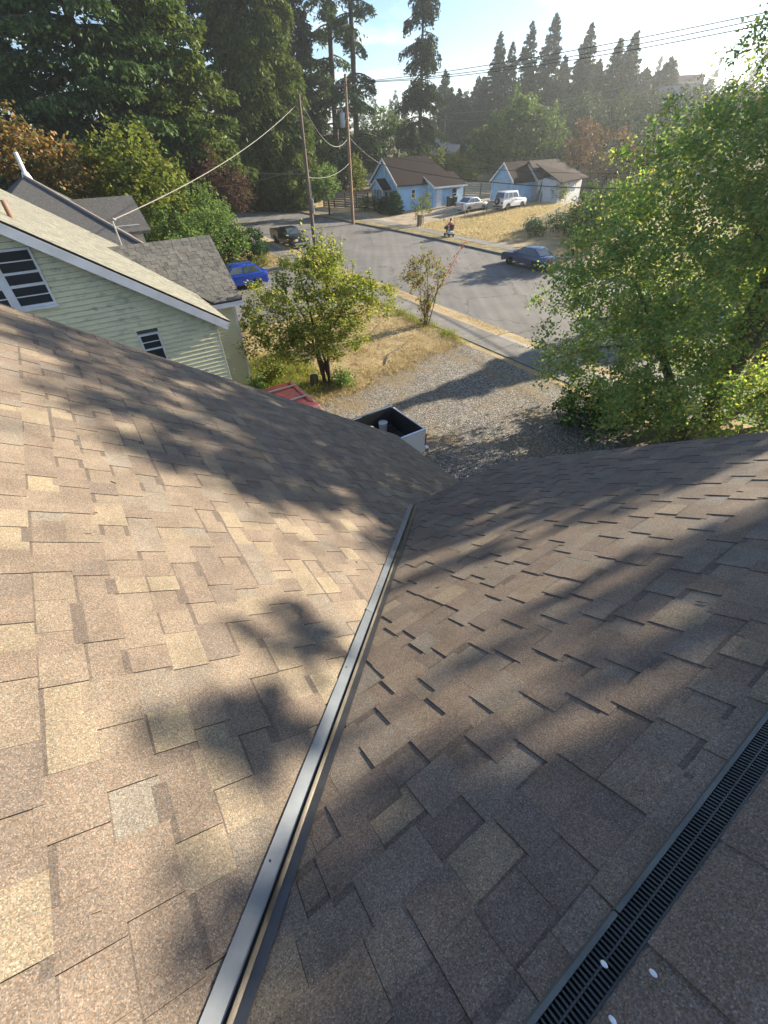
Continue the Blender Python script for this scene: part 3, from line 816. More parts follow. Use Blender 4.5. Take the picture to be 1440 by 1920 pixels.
gpart(MB().box(1.3, 5.1, 35.7, 41.3, 0, 3.9), 'wall', MATS['grey siding'], gh)
gpart(MB().tube([(0.15, 42.0, 6.32), (4.31, 29.0, 3.53)], 0.1, 6), 'hip_cap', plain('rusty ridge cap', (0.3, 0.24, 0.19), 0.7), gh)
gpart(MB().tube([(0.25, 42.6, 5.9), (0.25, 42.6, 7.5)], [0.14, 0.13], 10).lathe([(0.3, 6.1), (0.24, 6.3), (0.18, 6.5)], (0.25, 42.6, 0), 'z', 10), 'chimney', WHITE, gh)

# ---- blue cottage across the street
BLU = plain('light blue siding', (0.27, 0.45, 0.62), 0.7, c2=(0.24, 0.41, 0.57), sc_=1.0, stretch=(1, 1, 1))
def lap_mat(name, c, pitch=0.13, amp=0.9):
    m, n, l, b = nodemat(name)
    p = n.new('ShaderNodeNewGeometry').outputs['Position']
    sx = n.new('ShaderNodeSeparateXYZ'); l.new(p, sx.inputs[0])
    a = n.new('ShaderNodeMath'); a.operation = 'DIVIDE'; a.inputs[1].default_value = pitch; l.new(sx.outputs[2], a.inputs[0])
    f = n.new('ShaderNodeMath'); f.operation = 'FRACT'; l.new(a.outputs[0], f.inputs[0])
    col = mix_rgb(n, l, 1.0, c, ramp(n, l, noise(n, l, p, 1.3, 6), [(0.3, 0.85), (0.7, 1.1)]), 'MULTIPLY')
    l.new(col, b.inputs['Base Color']); b.inputs['Roughness'].default_value = 0.7
    k = n.new('ShaderNodeBump'); k.invert = True; k.inputs['Strength'].default_value = amp; k.inputs['Distance'].default_value = 0.03
    l.new(f.outputs[0], k.inputs['Height']); l.new(k.outputs[0], b.inputs['Normal'])
    return m
BLUL = lap_mat('light blue lap siding', (0.36, 0.6, 0.82))
BROOF = shingle_mat('dark brown shingle', (0.026, 0.019, 0.018), 40, 0.5, 0.06)
BG = 0.12
blue = gthing('blue_cottage', 'light blue cottage with dark brown roof and small gabled porch across the street', 'house', 43.0, 57.5, 0.0)
B_N0, B_N1, B_S0, B_S1, B_Z = 39.4, 49.0, 55.0, 61.0, 3.1
BRG = 58.0
mb = MB().prism([(B_S0, 0), (B_S1, 0), (B_S1, B_Z), (BRG, B_Z+2.35), (B_S0, B_Z)], lambda a, b, k: ((B_N0, B_N0+0.2)[k], a, b))
gpart(mb, 'gable_wall', BLUL, blue)
gpart(MB().box(B_N0+0.202, B_N1, B_S0+0.003, B_S1-0.003, 0, B_Z-0.1), 'wall', BLUL, blue)
# roof: gable towards the street, hipped end behind, flared near eave
def tri_roof():
    zr = B_Z+2.55
    for sg, e in ((-1, B_S0-0.35), (1, B_S1+0.35)):
        mb = MB(); ze = B_Z-0.12+0.02
        pts = [(B_N0-0.35, BRG, zr), (B_N1-2.6, BRG, zr), (B_N1+0.4, e, ze), (B_N0-0.35, e, ze)]
        mb.hexa([(a, b, c-0.12) for a, b, c in pts]+pts); gpart(mb, 'roof_slope', BROOF, blue)
    pts = [(B_N1-2.6, BRG-0.01, zr), (B_N1-2.6, BRG+0.01, zr), (B_N1+0.4, B_S1+0.35, B_Z-0.1), (B_N1+0.4, B_S0-0.35, B_Z-0.1)]
    mb = MB().hexa([(a, b, c-0.12) for a, b, c in pts]+pts); gpart(mb, 'roof_slope', BROOF, blue)
tri_roof()
for sg, e in ((-1, B_S0-0.38), (1, B_S1+0.38)):
    mb = MB(); zr = B_Z+2.55
    mb.hexa([(B_N0-0.39+a, s, z+h) for h in (-0.3, -0.005) for a, s, z in ((0, BRG, zr), (0.06, BRG, zr), (0.06, e, B_Z-0.1), (0, e, B_Z-0.1))])
    gpart(mb, 'bargeboard', WHITE, blue)
def window_n(root, s0, s1, z0, z1, n, bars=1, mat=None):         # a window in a wall facing -n
    mat = mat or WHITE; f = 0.09
    mb = MB()
    for a, b, c, d in ((s0, s0+f, z0, z1), (s1-f, s1, z0, z1), (s0+f, s1-f, z0, z0+f), (s0+f, s1-f, z1-f, z1)): mb.box(n-0.06, n+0.02, a, b, c, d)
    w = gpart(mb, 'window', mat, root)
    gpart(MB().box(n-0.02, n-0.004, s0+f, s1-f, z0+f, z1-f), 'pane', GLASS, w, root)
    if bars: gpart(MB().box(n-0.04, n-0.021, s0+f, s1-f, (z0+z1)/2-0.03, (z0+z1)/2+0.03), 'glazing_bar', mat, w, root)
    return w
window_n(blue, 59.3, 59.85, 1.0, 2.45, B_N0); window_n(blue, 59.95, 60.5, 1.0, 2.45, B_N0)
window_n(blue, 55.55, 56.3, 0.95, 2.45, B_N0)
gpart(MB().box(B_N0-0.04, B_N0-0.005, 57.9, 58.05, 3.75, 4.6), 'gable_vent', WHITE, blue)
# porch
gpart(MB().box(B_N0-1.3, B_N0-0.01, 56.5, 59.2, 0, 0.3), 'porch_floor', CONCD, blue)
dr = gpart(MB().box(B_N0-0.05, B_N0-0.004, 57.0, 57.9, 0.32, 2.35), 'door', WHITE, blue)
gpart(MB().box(B_N0-0.06, B_N0-0.051, 57.2, 57.7, 0.7, 2.2), 'pane', GLASS, dr, blue)
gpart(MB().box(B_N0-0.12, B_N0-0.02, 56.55, 56.75, 1.35, 1.65), 'letter_box', BLACKP, blue)
for s in (56.6, 59.0): gpart(MB().box(B_N0-1.25, B_N0-1.13, s, s+0.12, 0.3, 2.6), 'porch_post', WHITE, blue)
for sg, e in ((-1, 56.35), (1, 59.35)):
    mb = MB(); pts = [(B_N0-1.5, 57.85, 3.62), (B_N0-0.0, 57.85, 3.62), (B_N0-0.0, e, 2.62), (B_N0-1.5, e, 2.62)]
    mb.hexa([(a, b, c-0.1) for a, b, c in pts]+pts); gpart(mb, 'porch_roof', BROOF, blue)
    mb = MB().hexa([(B_N0-1.54+a, s, z+h) for h in (-0.22, -0.004) for a, s, z in ((0, 57.85, 3.62), (0.05, 57.85, 3.62), (0.05, e, 2.62), (0, e, 2.62))]); gpart(mb, 'porch_bargeboard', WHITE, blue)
mb = MB().prism([(56.7, 2.5), (59.0, 2.5), (57.85, 3.4)], lambda a, b, k: (B_N0-1.42+0.05*k, a, b)); gpart(mb, 'porch_gable', BLUL, blue)
# side wing with shed roof facing us
mb = MB().prism([(53.4, 0), (55.0, 0), (55.0, 3.35), (53.4, 2.75)], lambda a, b, k: ((44.2, 49.3)[k], a, b)); gpart(mb, 'wing_wall', BLUL, blue)
pts = [(44.0, 56.2, 3.95), (49.7, 56.2, 3.95), (49.7, 53.05, 2.66), (44.0, 53.05, 2.66)]
gpart(MB().hexa([(a, b, c-0.12) for a, b, c in pts]+pts), 'wing_roof', BROOF, blue)
gpart(MB().box(43.95, 49.75, 53.0, 53.04, 2.5, 2.68), 'fascia', WHITE, blue)
gpart(MB().hexa([(43.96+a, s, z+h) for h in (-0.25, -0.0) for a, s, z in ((0, 56.2, 3.95), (0.035, 56.2, 3.95), (0.035, 53.05, 2.66), (0, 53.05, 2.66))]), 'bargeboard', WHITE, blue)
window_s(blue, None, 47.2, 48.2, 1.15, 2.45, 53.39, bars=((1.8, 0.06),), frame_w=0.1)
window_s(blue, None, 41.6, 42.3, 1.5, 2.5, 54.99, bars=((2.0, 0.05),), frame_w=0.09)
gpart(MB().box(44.6, 45.5, 53.34, 53.395, 0.35, 2.45), 'door', WHITE, blue)

# ---- blue garage
gar = gthing('blue_garage', 'small light blue gabled garage with white trim behind the white off-roader', 'garage', 54.0, 49.5, 0.0)
GZ = hz(49, 54)
mb = MB().prism([(47.6, GZ), (51.2, GZ), (51.2, GZ+2.35), (49.4, GZ+4.0), (47.6, GZ+2.35)], lambda a, b, k: ((52.6, 58.5)[k], a, b)); gpart(mb, 'wall', BLUL, gar)
gable_roof(gar, 49.4, GZ+4.15, 2.15, 1.95, 52.35, 58.8, 'n', BROOF)
for e in (47.2, 51.6):
    gpart(MB().hexa([(52.3+a, s, z+h) for h in (-0.28, 0.003) for a, s, z in ((0, 49.4, GZ+4.15), (0.045, 49.4, GZ+4.15), (0.045, e, GZ+2.16), (0, e, GZ+2.16))]), 'bargeboard', WHITE, gar)
gpart(MB().box(52.54, 52.59, 48.2, 50.6, GZ+0.05, GZ+2.5), 'garage_door', plain('pale blue paint', (0.45, 0.58, 0.68), 0.6), gar)
for s in (47.55, 51.14): gpart(MB().box(52.53, 52.59, s, s+0.12, GZ, GZ+2.3), 'corner_board', WHITE, gar)

# ---- leaning white shed
SHW = lap_mat('peeling white siding', (0.66, 0.67, 0.65), 0.15)
SHR = shingle_mat('mossy brown shingle', (0.075, 0.06, 0.052), 40, 0.6, 0.08)
shed = gthing('white_shed', 'dilapidated white shed with leaning walls and sagging brown roof behind the lot', 'shed', 58.5, 47.0, 0.0)
HZ = hz(46, 59)
mb = MB().prism([(46.2, HZ), (49.9, HZ), (50.3, HZ+2.6), (48.6, HZ+4.1), (46.7, HZ+2.7)], lambda a, b, k: ((56.9, 61.6)[k]-0.12*b*(1-k), a, b)); gpart(mb, 'wall', SHW, shed)
gable_roof(shed, 48.5, HZ+4.2, 2.1, 1.75, 56.0, 62.0, 'n', SHR)
gpart(MB().box(56.55, 56.6, 46.8, 48.9, HZ+0.1, HZ+2.35), 'shed_door', plain('grey white boards', (0.42, 0.43, 0.43), 0.8), shed)
mb = MB().hexa([(56.6, 43.2, HZ), (61.0, 43.2, HZ), (61.0, 46.2, HZ), (56.6, 46.2, HZ), (57.2, 43.8, HZ+2.2), (61.4, 43.6, HZ+2.5), (61.2, 46.8, HZ+2.6), (57.0, 46.8, HZ+2.5)]); gpart(mb, 'lean_to_wall', SHW, shed)
pts = [(56.5, 47.6, HZ+3.9), (62.0, 47.6, HZ+3.8), (61.9, 43.0, HZ+2.45), (56.8, 43.3, HZ+2.15)]
gpart(MB().hexa([(a, b, c-0.1) for a, b, c in pts]+pts), 'lean_to_roof', SHR, shed)
w = gpart(MB().hexa([(n, s, z) for z, s in ((HZ+1.15, 43.42), (HZ+1.95, 43.6)) for n, s_ in ((58.8, 0), (60.4, 0), (60.4, 1), (58.8, 1)) for s in (s+0.05*s_,)]), 'window', GLASS, shed)
for i in range(3): gpart(MB().box(58.8+0.4*(i+1)-0.03, 58.8+0.4*(i+1)+0.03, 43.36, 43.42, HZ+1.15, HZ+1.9), 'glazing_bar', SHW, w, shed)
for i, (a, b) in enumerate(((56.3, 46.3), (56.2, 46.0), (56.4, 45.7))):
    o = tag(MB().tube([W(b, a, HZ), W(b+0.5+0.2*i, a+1.1, HZ+3.1-0.3*i)], 0.09, 6).build('timber_plank', WOODG), ['tall grey timber plank leaning on the white shed', 'middle grey timber plank leaning on the white shed', 'shortest grey timber plank leaning on the white shed'][i], 'plank', 'planks against the shed')

# ---- far buildings
def far_house(name, label, px, dist, w, d, h, rise, wallc, roofc, rot, zoff=0.0, wins=2):
    x, y = aim(px, dist); z = hxy(x, y)+zoff
    t = thing(name, label, 'house', (x, y, z), R_(rot))
    wm = plain('wall '+name+str(px), wallc, 0.8); rm = plain('roof '+name+str(px), roofc, 0.85)
    MB().prism([(-d/2, -2), (d/2, -2), (d/2, h), (0, h+rise), (-d/2, h)], lambda a, b, k: ((-w/2, w/2)[k], a, b)).build('wall', wm, t)
    for sg in (1, -1):
        pts = [(-w/2-0.3, 0, h+rise+0.15), (w/2+0.3, 0, h+rise+0.15), (w/2+0.3, sg*(d/2+0.4), h-0.2), (-w/2-0.3, sg*(d/2+0.4), h-0.2)]
        MB().hexa([(a, b, c-0.15) for a, b, c in pts]+pts).build('roof_slope', rm, t)
    for i in range(wins):
        a = -w/2+w*(i+0.7)/(wins+0.4)
        o = MB().box(a-0.55, a+0.55, -d/2-0.06, -d/2-0.004, 0.9, 2.1).build('window', WHITE, t)
        MB().box(a-0.45, a+0.45, -d/2-0.08, -d/2-0.062, 1.0, 2.0).build('pane', GLASS, o)
    return t
far_house('hill_house', 'brown house on the hilltop under the skyline at right', 1254, 168, 12, 9, 4.0, 1.6, (0.2, 0.13, 0.1), (0.24, 0.12, 0.09), -25, -1.0, 3)
far_house('hill_house', 'pale turquoise house on the slope just below the brown one', 1275, 140, 9, 7, 3.2, 1.6, (0.18, 0.3, 0.33), (0.22, 0.22, 0.21), -20, 0.0, 2)
far_house('distant_house', 'pale blue house with grey metal roof far beyond the tall lone fir', 872, 150, 10, 7, 2.4, 1.6, (0.22, 0.34, 0.38), (0.22, 0.24, 0.26), -12, -1.0, 3)
far_house('distant_house', 'low brick building below the pale blue distant house', 832, 118, 10, 6, 2.8, 1.2, (0.22, 0.12, 0.09), (0.28, 0.25, 0.22), -12, 0.5, 2)
far_house('distant_house', 'small grey shed with pale roof behind the blue cottage', 842, 100, 4, 4, 1.6, 1.0, (0.3, 0.3, 0.3), (0.4, 0.4, 0.4), 10, 0.2, 0)
far_house('roadside_house', 'grey bungalow under the trees at the end of the street', 470, 112, 14, 8, 2.9, 1.6, (0.3, 0.27, 0.23), (0.16, 0.14, 0.13), 20, 0.0, 3)

# ================================================================== VEHICLES
def quad_panel(mb, p00, p10, p11, p01, u0, u1, v0, v1, off, th=0.01, mi=0):
    P = [Vector(q) for q in (p00, p10, p11, p01)]
    def bl(u, v): return P[0]*(1-u)*(1-v)+P[1]*u*(1-v)+P[2]*u*v+P[3]*(1-u)*v
    nrm = (P[1]-P[0]).cross(P[3]-P[0]).normalized()
    c = [bl(u0, v0), bl(u1, v0), bl(u1, v1), bl(u0, v1)]
    mb.hexa([tuple(q+nrm*(off-th)) for q in c]+[tuple(q+nrm*off) for q in c], mi)
def wheel(t, x, y, r, w, side):
    mb = MB(); s = side
    mb.lathe([(r*0.62, y-s*w), (r*0.95, y-s*w), (r, y-s*w*0.85), (r, y-s*0.02), (r*0.95, y), (r*0.66, y)], (x, 0, r), 'y', 20)
    o = mb.build('wheel', RUBBER, t, smooth=True)
    mb = MB(); mb.lathe([(r*0.65, y-s*0.06), (r*0.65, y-s*0.008), (r*0.56, y-s*0.004), (r*0.5, y-s*0.03), (r*0.2, y-s*0.012), (r*0.12, y+s*0.002)], (x, 0, r), 'y', 20)
    mb.build('rim', RIM, o, smooth=True)
    mb = MB()
    for k in range(5):
        a = 2*math.pi*k/5+0.3
        mb.lathe([(r*0.1, y-s*0.02), (r*0.08, y+s*0.001)], (x+math.cos(a)*r*0.36, 0, r+math.sin(a)*r*0.36), 'y', 8)
    mb.build('rim_opening', BLACKP, o)
def body_shell(t, pts, w, L, mat, plan=0.10, edge=0.07):
    """extruded side outline with rounded flanks and plan taper"""
    n = len(pts); mb = MB(); cx = sum(p[0] for p in pts)/n; cz = 0.62
    layers = [(-w, edge), (-w+0.025, edge*0.35), (-w+0.10, 0.0), (w-0.10, 0.0), (w-0.025, edge*0.35), (w, edge)]
    for y, ins in layers:
        for x, z in pts:
            k = 1-plan*abs(x/(L/2))**3
            tz = max(0, (z-0.62))
            yy = y*k*(1-0.06*tz)
            zz = z - (ins if z > cz else 0)*(1.0 if z > cz else 0)
            xx = x*(1-ins/(L/2)*0.6)
            mb.v.append((xx, yy, zz))
    for i in range(len(layers)-1):
        for j in range(n):
            mb.f.append((i*n+j, i*n+(j+1) % n, (i+1)*n+(j+1) % n, (i+1)*n+j)); mb.m.append(0)
    mb.f += [tuple(range(n)), tuple(range((len(layers)-1)*n, len(layers)*n))]; mb.m += [0, 0]
    return mb.build('body', mat, t, smooth=35)
def arch(xc, r, k=9):
    return [(xc+r*math.cos(math.pi-math.pi*i/(k-1)), max(0.2, r*0.92+r*math.sin(math.pi*i/(k-1))*0.98-0.02)) for i in range(k)]
def make_car(name, label, loc, rotz, L=4.6, w=0.86, wb=2.65, r=0.32, hood=0.93, belt=0.98, trunk=1.02, roof=1.43, xs=(0.95, 0.25, -0.85, -1.55), mat=None,
             rear_vert=False, doors=2, rails=False, spare=False, arch_dark=False, nose=0.55, group=None, cat='car', glass=None):
    glass = glass or GLASSL
    t = thing(name, label, cat, loc, rotz, group)
    f = L/2; xf, xr = wb/2+0.05, -wb/2+0.05; ra = r+0.07
    pts = [(-f+0.06, 0.3)] + [(-f+0.12, 0.24)] + arch(xr, ra) + arch(xf, ra) + [(f-0.14, 0.22), (f-0.02, 0.3), (f, nose), (f-0.06, hood-0.16), (f-0.25, hood-0.07)]
    pts += [(xs[0]+0.25, hood), (xs[0], belt-0.0), (0, belt), (xs[3], belt)]
    if rear_vert: pts += [(-f+0.03, belt), (-f, 0.6)]
    else: pts += [(-f+0.3, trunk), (-f+0.08, trunk-0.06), (-f, 0.62)]
    body_shell(t, pts, w, L, mat)
    # cabin
    bw, rw = w*0.93, w*0.74
    a, b, c, d = xs
    base = belt-0.03
    C8 = [(a, -bw, base), (a, bw, base), (d, bw, base), (d, -bw, base), (b, -rw, roof-0.02), (b, rw, roof-0.02), (c, rw, roof-0.02), (c, -rw, roof-0.02)]
    mb = MB()
    mb.v += C8+[(b-0.12, -rw*0.8, roof+0.015), (b-0.12, rw*0.8, roof+0.015), (c+0.12, rw*0.8, roof+0.015), (c+0.12, -rw*0.8, roof+0.015)]
    mb.f += [(0, 1, 5, 4), (1, 2, 6, 5), (2, 3, 7, 6), (3, 0, 4, 7), (4, 5, 9, 8), (5, 6, 10, 9), (6, 7, 11, 10), (7, 4, 8, 11), (8, 9, 10, 11), (3, 2, 1, 0)]; mb.m += [0]*10
    mb.build('cabin', mat, t, bevel=0.03, smooth=35)
    mb = MB(); quad_panel(mb, C8[0], C8[1], C8[5], C8[4], 0.05, 0.95, 0.1, 0.93, 0.012); mb.build('windscreen', glass, t)
    mb = MB(); quad_panel(mb, C8[2], C8[3], C8[7], C8[6], 0.08, 0.92, 0.14, 0.9, 0.012); mb.build('rear_window', glass, t)
    sp = [0.03, 0.42, 0.72, 0.97] if doors == 3 else ([0.04, 0.47, 0.95] if doors == 2 else [0.06, 0.94])
    for i in range(len(sp)-1):
        for q in ((C8[1], C8[2], C8[6], C8[5]), (C8[3], C8[0], C8[4], C8[7])):
            u0, u1 = (sp[i]+0.02, sp[i+1]-0.02) if q[0] is C8[1] else (1-sp[i+1]+0.02, 1-sp[i]-0.02)
            mb = MB(); quad_panel(mb, *q, u0, u1, 0.14, 0.88, 0.012); mb.build('side_window', glass, t)
    for sx, x in ((1, xf), (1, xr)):
        for sd in (1, -1): wheel(t, x, sd*(w-0.02), r, 0.2, sd)
    for sd in (1, -1):
        MB().box(f-0.16, f-0.015, sd*w*0.62-0.17, sd*w*0.62+0.17, nose+0.06, nose+0.19).build('headlight', LAMPW, t, bevel=0.02)
        MB().box(-f-0.012, -f+0.12, sd*w*0.7-0.14, sd*w*0.7+0.14, 0.68, 0.88).build('tail_light', LAMPR, t, bevel=0.02)
        mb = MB().box(xs[0]-0.28, xs[0]-0.14, sd*(w+0.01), sd*(w+0.15), belt+0.02, belt+0.14); mb.build('wing_mirror', mat, t, bevel=0.02)
        for hx in ((0.1,) if doors == 1 else (0.1, -0.75)):
            MB().box(hx-0.08, hx+0.08, sd*(w-0.004), sd*(w+0.016), belt-0.16, belt-0.125).build('door_handle', BLACKP if arch_dark else mat, t)
        if rails: MB().tube([(b-0.15, sd*rw*0.86, roof), (b-0.2, sd*rw*0.86, roof+0.06), (c+0.3, sd*rw*0.86, roof+0.06), (c+0.2, sd*rw*0.86, roof)], 0.018, 6).build('roof_rail', RIM, t)
    MB().box(f-0.1, f+0.02, -w*0.82, w*0.82, 0.3, 0.46).build('front_bumper', BLACKP if arch_dark else mat, t, bevel=0.03)
    MB().box(-f-0.03, -f+0.1, -w*0.85, w*0.85, 0.34, 0.5).build('rear_bumper', BLACKP if arch_dark else mat, t, bevel=0.03)
    MB().box(f-0.03, f+0.008, -0.35, 0.35, nose+0.05, nose+0.17).build('grille', BLACKP, t)
    MB().box(-f-0.016, -f+0.0, -0.2, 0.2, 0.56, 0.68).build('number_plate', WHITE, t)
    if spare:
        mb = MB(); mb.lathe([(0.1, 0), (0.34, 0), (0.36, -0.05), (0.36, -0.17), (0.3, -0.2), (0.1, -0.19)], (-f-0.01, 0.08, 0.92), 'x', 20); so = mb.build('spare_wheel', RUBBER, t, smooth=True)
        mb = MB(); mb.lathe([(0.02, -0.205), (0.17, -0.2), (0.19, -0.17)], (-f-0.01, 0.08, 0.92), 'x', 16); mb.build('rim', RIM, so)
    return t
HEAD = lambda dn_, ds_: math.atan2(dn_*sG+ds_*cG, dn_*cG-ds_*sG)     # world heading of a grid direction
# white off-roader, silver saloon
x, y, _ = W(44.6, 49.3)
make_car('off_road_vehicle', 'boxy white off-roader with spare wheel on its back door by the blue garage', (x, y, hxy(x, y)+0.01), HEAD(1, 0.06), L=4.55, w=0.86, wb=2.7, r=0.37, hood=1.12, belt=1.18, roof=1.83, xs=(0.72, 0.35, -1.95, -2.2), mat=paint('white car paint', (0.66, 0.68, 0.7)), rear_vert=True, doors=3, spare=True, arch_dark=True, nose=0.68)
x, y, _ = W(47.6, 45.6)
make_car('silver_saloon', 'silver saloon car parked on the dirt drive beside the blue cottage', (x, y, hxy(x, y)+0.01), HEAD(1, 0.05), L=4.5, w=0.86, wb=2.65, r=0.32, hood=0.92, belt=0.96, trunk=1.04, roof=1.46, xs=(1.0, 0.3, -0.8, -1.6), mat=paint('silver car paint', (0.5, 0.51, 0.52), 0.28, 0.6))
x, y, _ = W(25.0, 30.9)
make_car('blue_saloon', 'dark blue saloon parked at the far kerb, half behind the maple', (x, y, -0.12), HEAD(0, 1), L=4.75, w=0.88, wb=2.72, r=0.32, hood=0.9, belt=0.94, trunk=1.0, roof=1.4, xs=(1.05, 0.3, -0.75, -1.6), mat=paint('dark blue car paint', (0.03, 0.06, 0.14), 0.25, 0.4))
x, y, _ = W(32.9, 9.7)
make_car('blue_hatchback', 'bright blue hatchback parked on the asphalt driveway by the hedge', (x, y, 0.015), HEAD(-1, 0.0), L=4.1, w=0.85, wb=2.5, r=0.31, hood=0.92, belt=0.97, roof=1.47, xs=(1.0, 0.35, -1.25, -1.75), mat=paint('bright blue car paint', (0.012, 0.06, 0.42), 0.22, 0.3), rear_vert=True)
x, y, _ = W(12.75, 4.3)
RED = paint('red car paint', (0.115, 0.022, 0.02), 0.45)
suv = make_car('red_wagon', 'dark red estate car with silver roof rails just below the roof edge', (x, y, 0.012), HEAD(0, 1), L=4.5, w=0.86, wb=2.6, r=0.34, hood=1.0, belt=1.05, roof=1.76, xs=(0.95, 0.35, -1.72, -2.1), mat=RED, rear_vert=True, doors=3, rails=True)
for x_ in (-0.2, -1.1): MB().box(x_-0.03, x_+0.03, -0.53, 0.53, 1.825, 1.855).build('roof_bar', RIM, suv)
MB().box(-0.95, -0.25, -0.42, 0.42, 1.778, 1.784).build('roof_panel', plain('faded red paint', (0.12, 0.02, 0.02), 0.6, c2=(0.05, 0.015, 0.015), sc_=5, obj=True), suv)

def make_pickup(name, label, loc, rotz, mat, L=5.2, w=0.88, wb=3.2, r=0.36, roof=1.65, belt=1.1, bed=1.75, liner=BLACKP, cab=1.3):
    t = thing(name, label, 'pickup', loc, rotz); f = L/2
    xr, xf = -wb/2+0.0, wb/2; ra = r+0.08
    xb = -f+bed                         # front end of the bed
    cowl = f-1.25
    pts = [(xb+0.03, 0.35)] + [p for p in arch(xf, ra)] + [(f-0.12, 0.3), (f, 0.42), (f, 0.72), (f-0.08, 0.95), (f-0.3, 1.0), (cowl, 1.06), (cowl-0.2, belt), (xb+0.03, belt)]
    body_shell(t, pts, w, L*1.4, mat, 0.06)
    a, b, c, d = cowl-0.1, cowl-0.72, xb+0.18, xb+0.06
    bw, rw = w*0.92, w*0.76
    C8 = [(a, -bw, belt-0.04), (a, bw, belt-0.04), (d, bw, belt-0.04), (d, -bw, belt-0.04), (b, -rw, roof), (b, rw, roof), (c, rw, roof), (c, -rw, roof)]
    MB().hexa(C8).build('cabin', mat, t, bevel=0.05, smooth=35)
    mb = MB(); quad_panel(mb, C8[0], C8[1], C8[5], C8[4], 0.06, 0.94, 0.1, 0.92, 0.012); mb.build('windscreen', GLASSL, t)
    mb = MB(); quad_panel(mb, C8[2], C8[3], C8[7], C8[6], 0.08, 0.92, 0.16, 0.88, 0.012); mb.build('rear_window', GLASSL, t)
    for q, s in (((C8[1], C8[2], C8[6], C8[5]), 1), ((C8[3], C8[0], C8[4], C8[7]), -1)):
        mb = MB(); quad_panel(mb, *q, 0.08, 0.92, 0.14, 0.88, 0.012); mb.build('side_window', GLASSL, t)
    # bed: two sides, tailgate, bulkhead, floor, liner
    zb, zt = 0.62, 1.28
    for sd in (1, -1):
        side = [(-f+0.02, 0.5)] + arch(xr, ra) + [(xb-0.02, 0.38), (xb-0.02, zt), (-f+0.02, zt)]
        mb = MB(); y0, y1 = sd*(w-0.055), sd*w
        mb.prism(side, lambda p, q_, k: (p, (y0, y1)[k], q_)); mb.build('bed_side', mat, t, bevel=0.012)
        MB().box(-f+0.03, xb-0.03, sd*(w-0.075), sd*(w-0.0), zt+0.001, zt+0.02).build('bed_rail', CHROME if mat is not None and 'white' in mat.name else BLACKP, t)
        MB().box(-f+0.06, xb-0.05, min(sd*(w-0.085), sd*(w-0.058)), max(sd*(w-0.085), sd*(w-0.058)), zb, zt-0.01).build('bed_liner', liner, t)
        MB().box(-f-0.005, -f+0.05, min(sd*(w-0.12), sd*(w+0.004)), max(sd*(w-0.12), sd*(w+0.004)), 0.72, 1.12).build('tail_light', LAMPR, t)
        MB().box(f-0.14, f+0.01, sd*0.55-0.16, sd*0.55+0.16, 0.72, 0.88).build('headlight', LAMPW, t, bevel=0.02)
        MB().box(f-0.1, f+0.006, sd*0.8-0.07, sd*0.8+0.07, 0.72, 0.86).build('indicator', LAMPO, t)
        MB().box(cowl-0.4, cowl-0.25, min(sd*(w+0.02), sd*(w+0.2)), max(sd*(w+0.02), sd*(w+0.2)), belt+0.02, belt+0.2).build('wing_mirror', BLACKP, t, bevel=0.02)
        for x_ in (xf, xr): wheel(t, x_, sd*(w-0.015), r, 0.22, sd)
    tg = MB().box(-f, -f+0.05, -w+0.125, w-0.125, 0.62, zt).build('tailgate', mat, t, bevel=0.012)
    MB().box(-f-0.012, -f-0.001, -0.11, 0.11, 1.02, 1.1).build('tailgate_handle', BLACKP, tg)
    MB().box(-f+0.052, -f+0.08, -w+0.09, w-0.09, zb, zt-0.01).build('bed_liner', liner, t)
    MB().box(xb-0.05, xb-0.02, -w+0.06, w-0.06, zb, zt+0.01).build('bulkhead', liner, t)
    mb = MB().box(-f+0.08, xb-0.05, -w+0.09, w-0.09, zb-0.06, zb)
    for k in range(11):
        y = -w+0.2+k*(2*w-0.4)/10; mb.box(-f+0.1, xb-0.07, y-0.03, y+0.03, zb+0.0005, zb+0.02)
    mb.build('bed_floor', liner, t)
    MB().box(-f-0.16, -f-0.01, -w+0.02, w-0.02, 0.42, 0.58).build('rear_bumper', CHROME, t, bevel=0.03)
    MB().box(f-0.02, f+0.1, -w+0.03, w-0.03, 0.42, 0.6).build('front_bumper', CHROME, t, bevel=0.03)
    MB().box(f-0.03, f+0.012, -0.36, 0.36, 0.7, 0.9).build('grille', BLACKP, t)
    MB().box(-f+0.3, f-0.4, -w+0.25, w-0.25, 0.32, 0.5).build('chassis', BLACKP, t)
    return t
x, y, _ = W(9.42, 7.22-2.6)
make_pickup('white_pickup', 'white pickup with black-lined open bed holding buckets, parked on the gravel', (x, y, 0.012), HEAD(-1, 0), paint('white pickup paint', (0.64, 0.645, 0.64)), w=0.93, bed=2.0, liner=plain('black bed liner', (0.02, 0.02, 0.021), 0.6, c2=(0.035, 0.035, 0.036), sc_=20))
x, y, _ = W(45.2, 19.4)
make_pickup('black_pickup', 'black pickup parked facing us on the left side of the street', (x, y, -0.115), HEAD(0.05, -1), paint('black pickup paint', (0.018, 0.017, 0.016), 0.3), L=5.0, w=0.86, wb=3.0, roof=1.58)
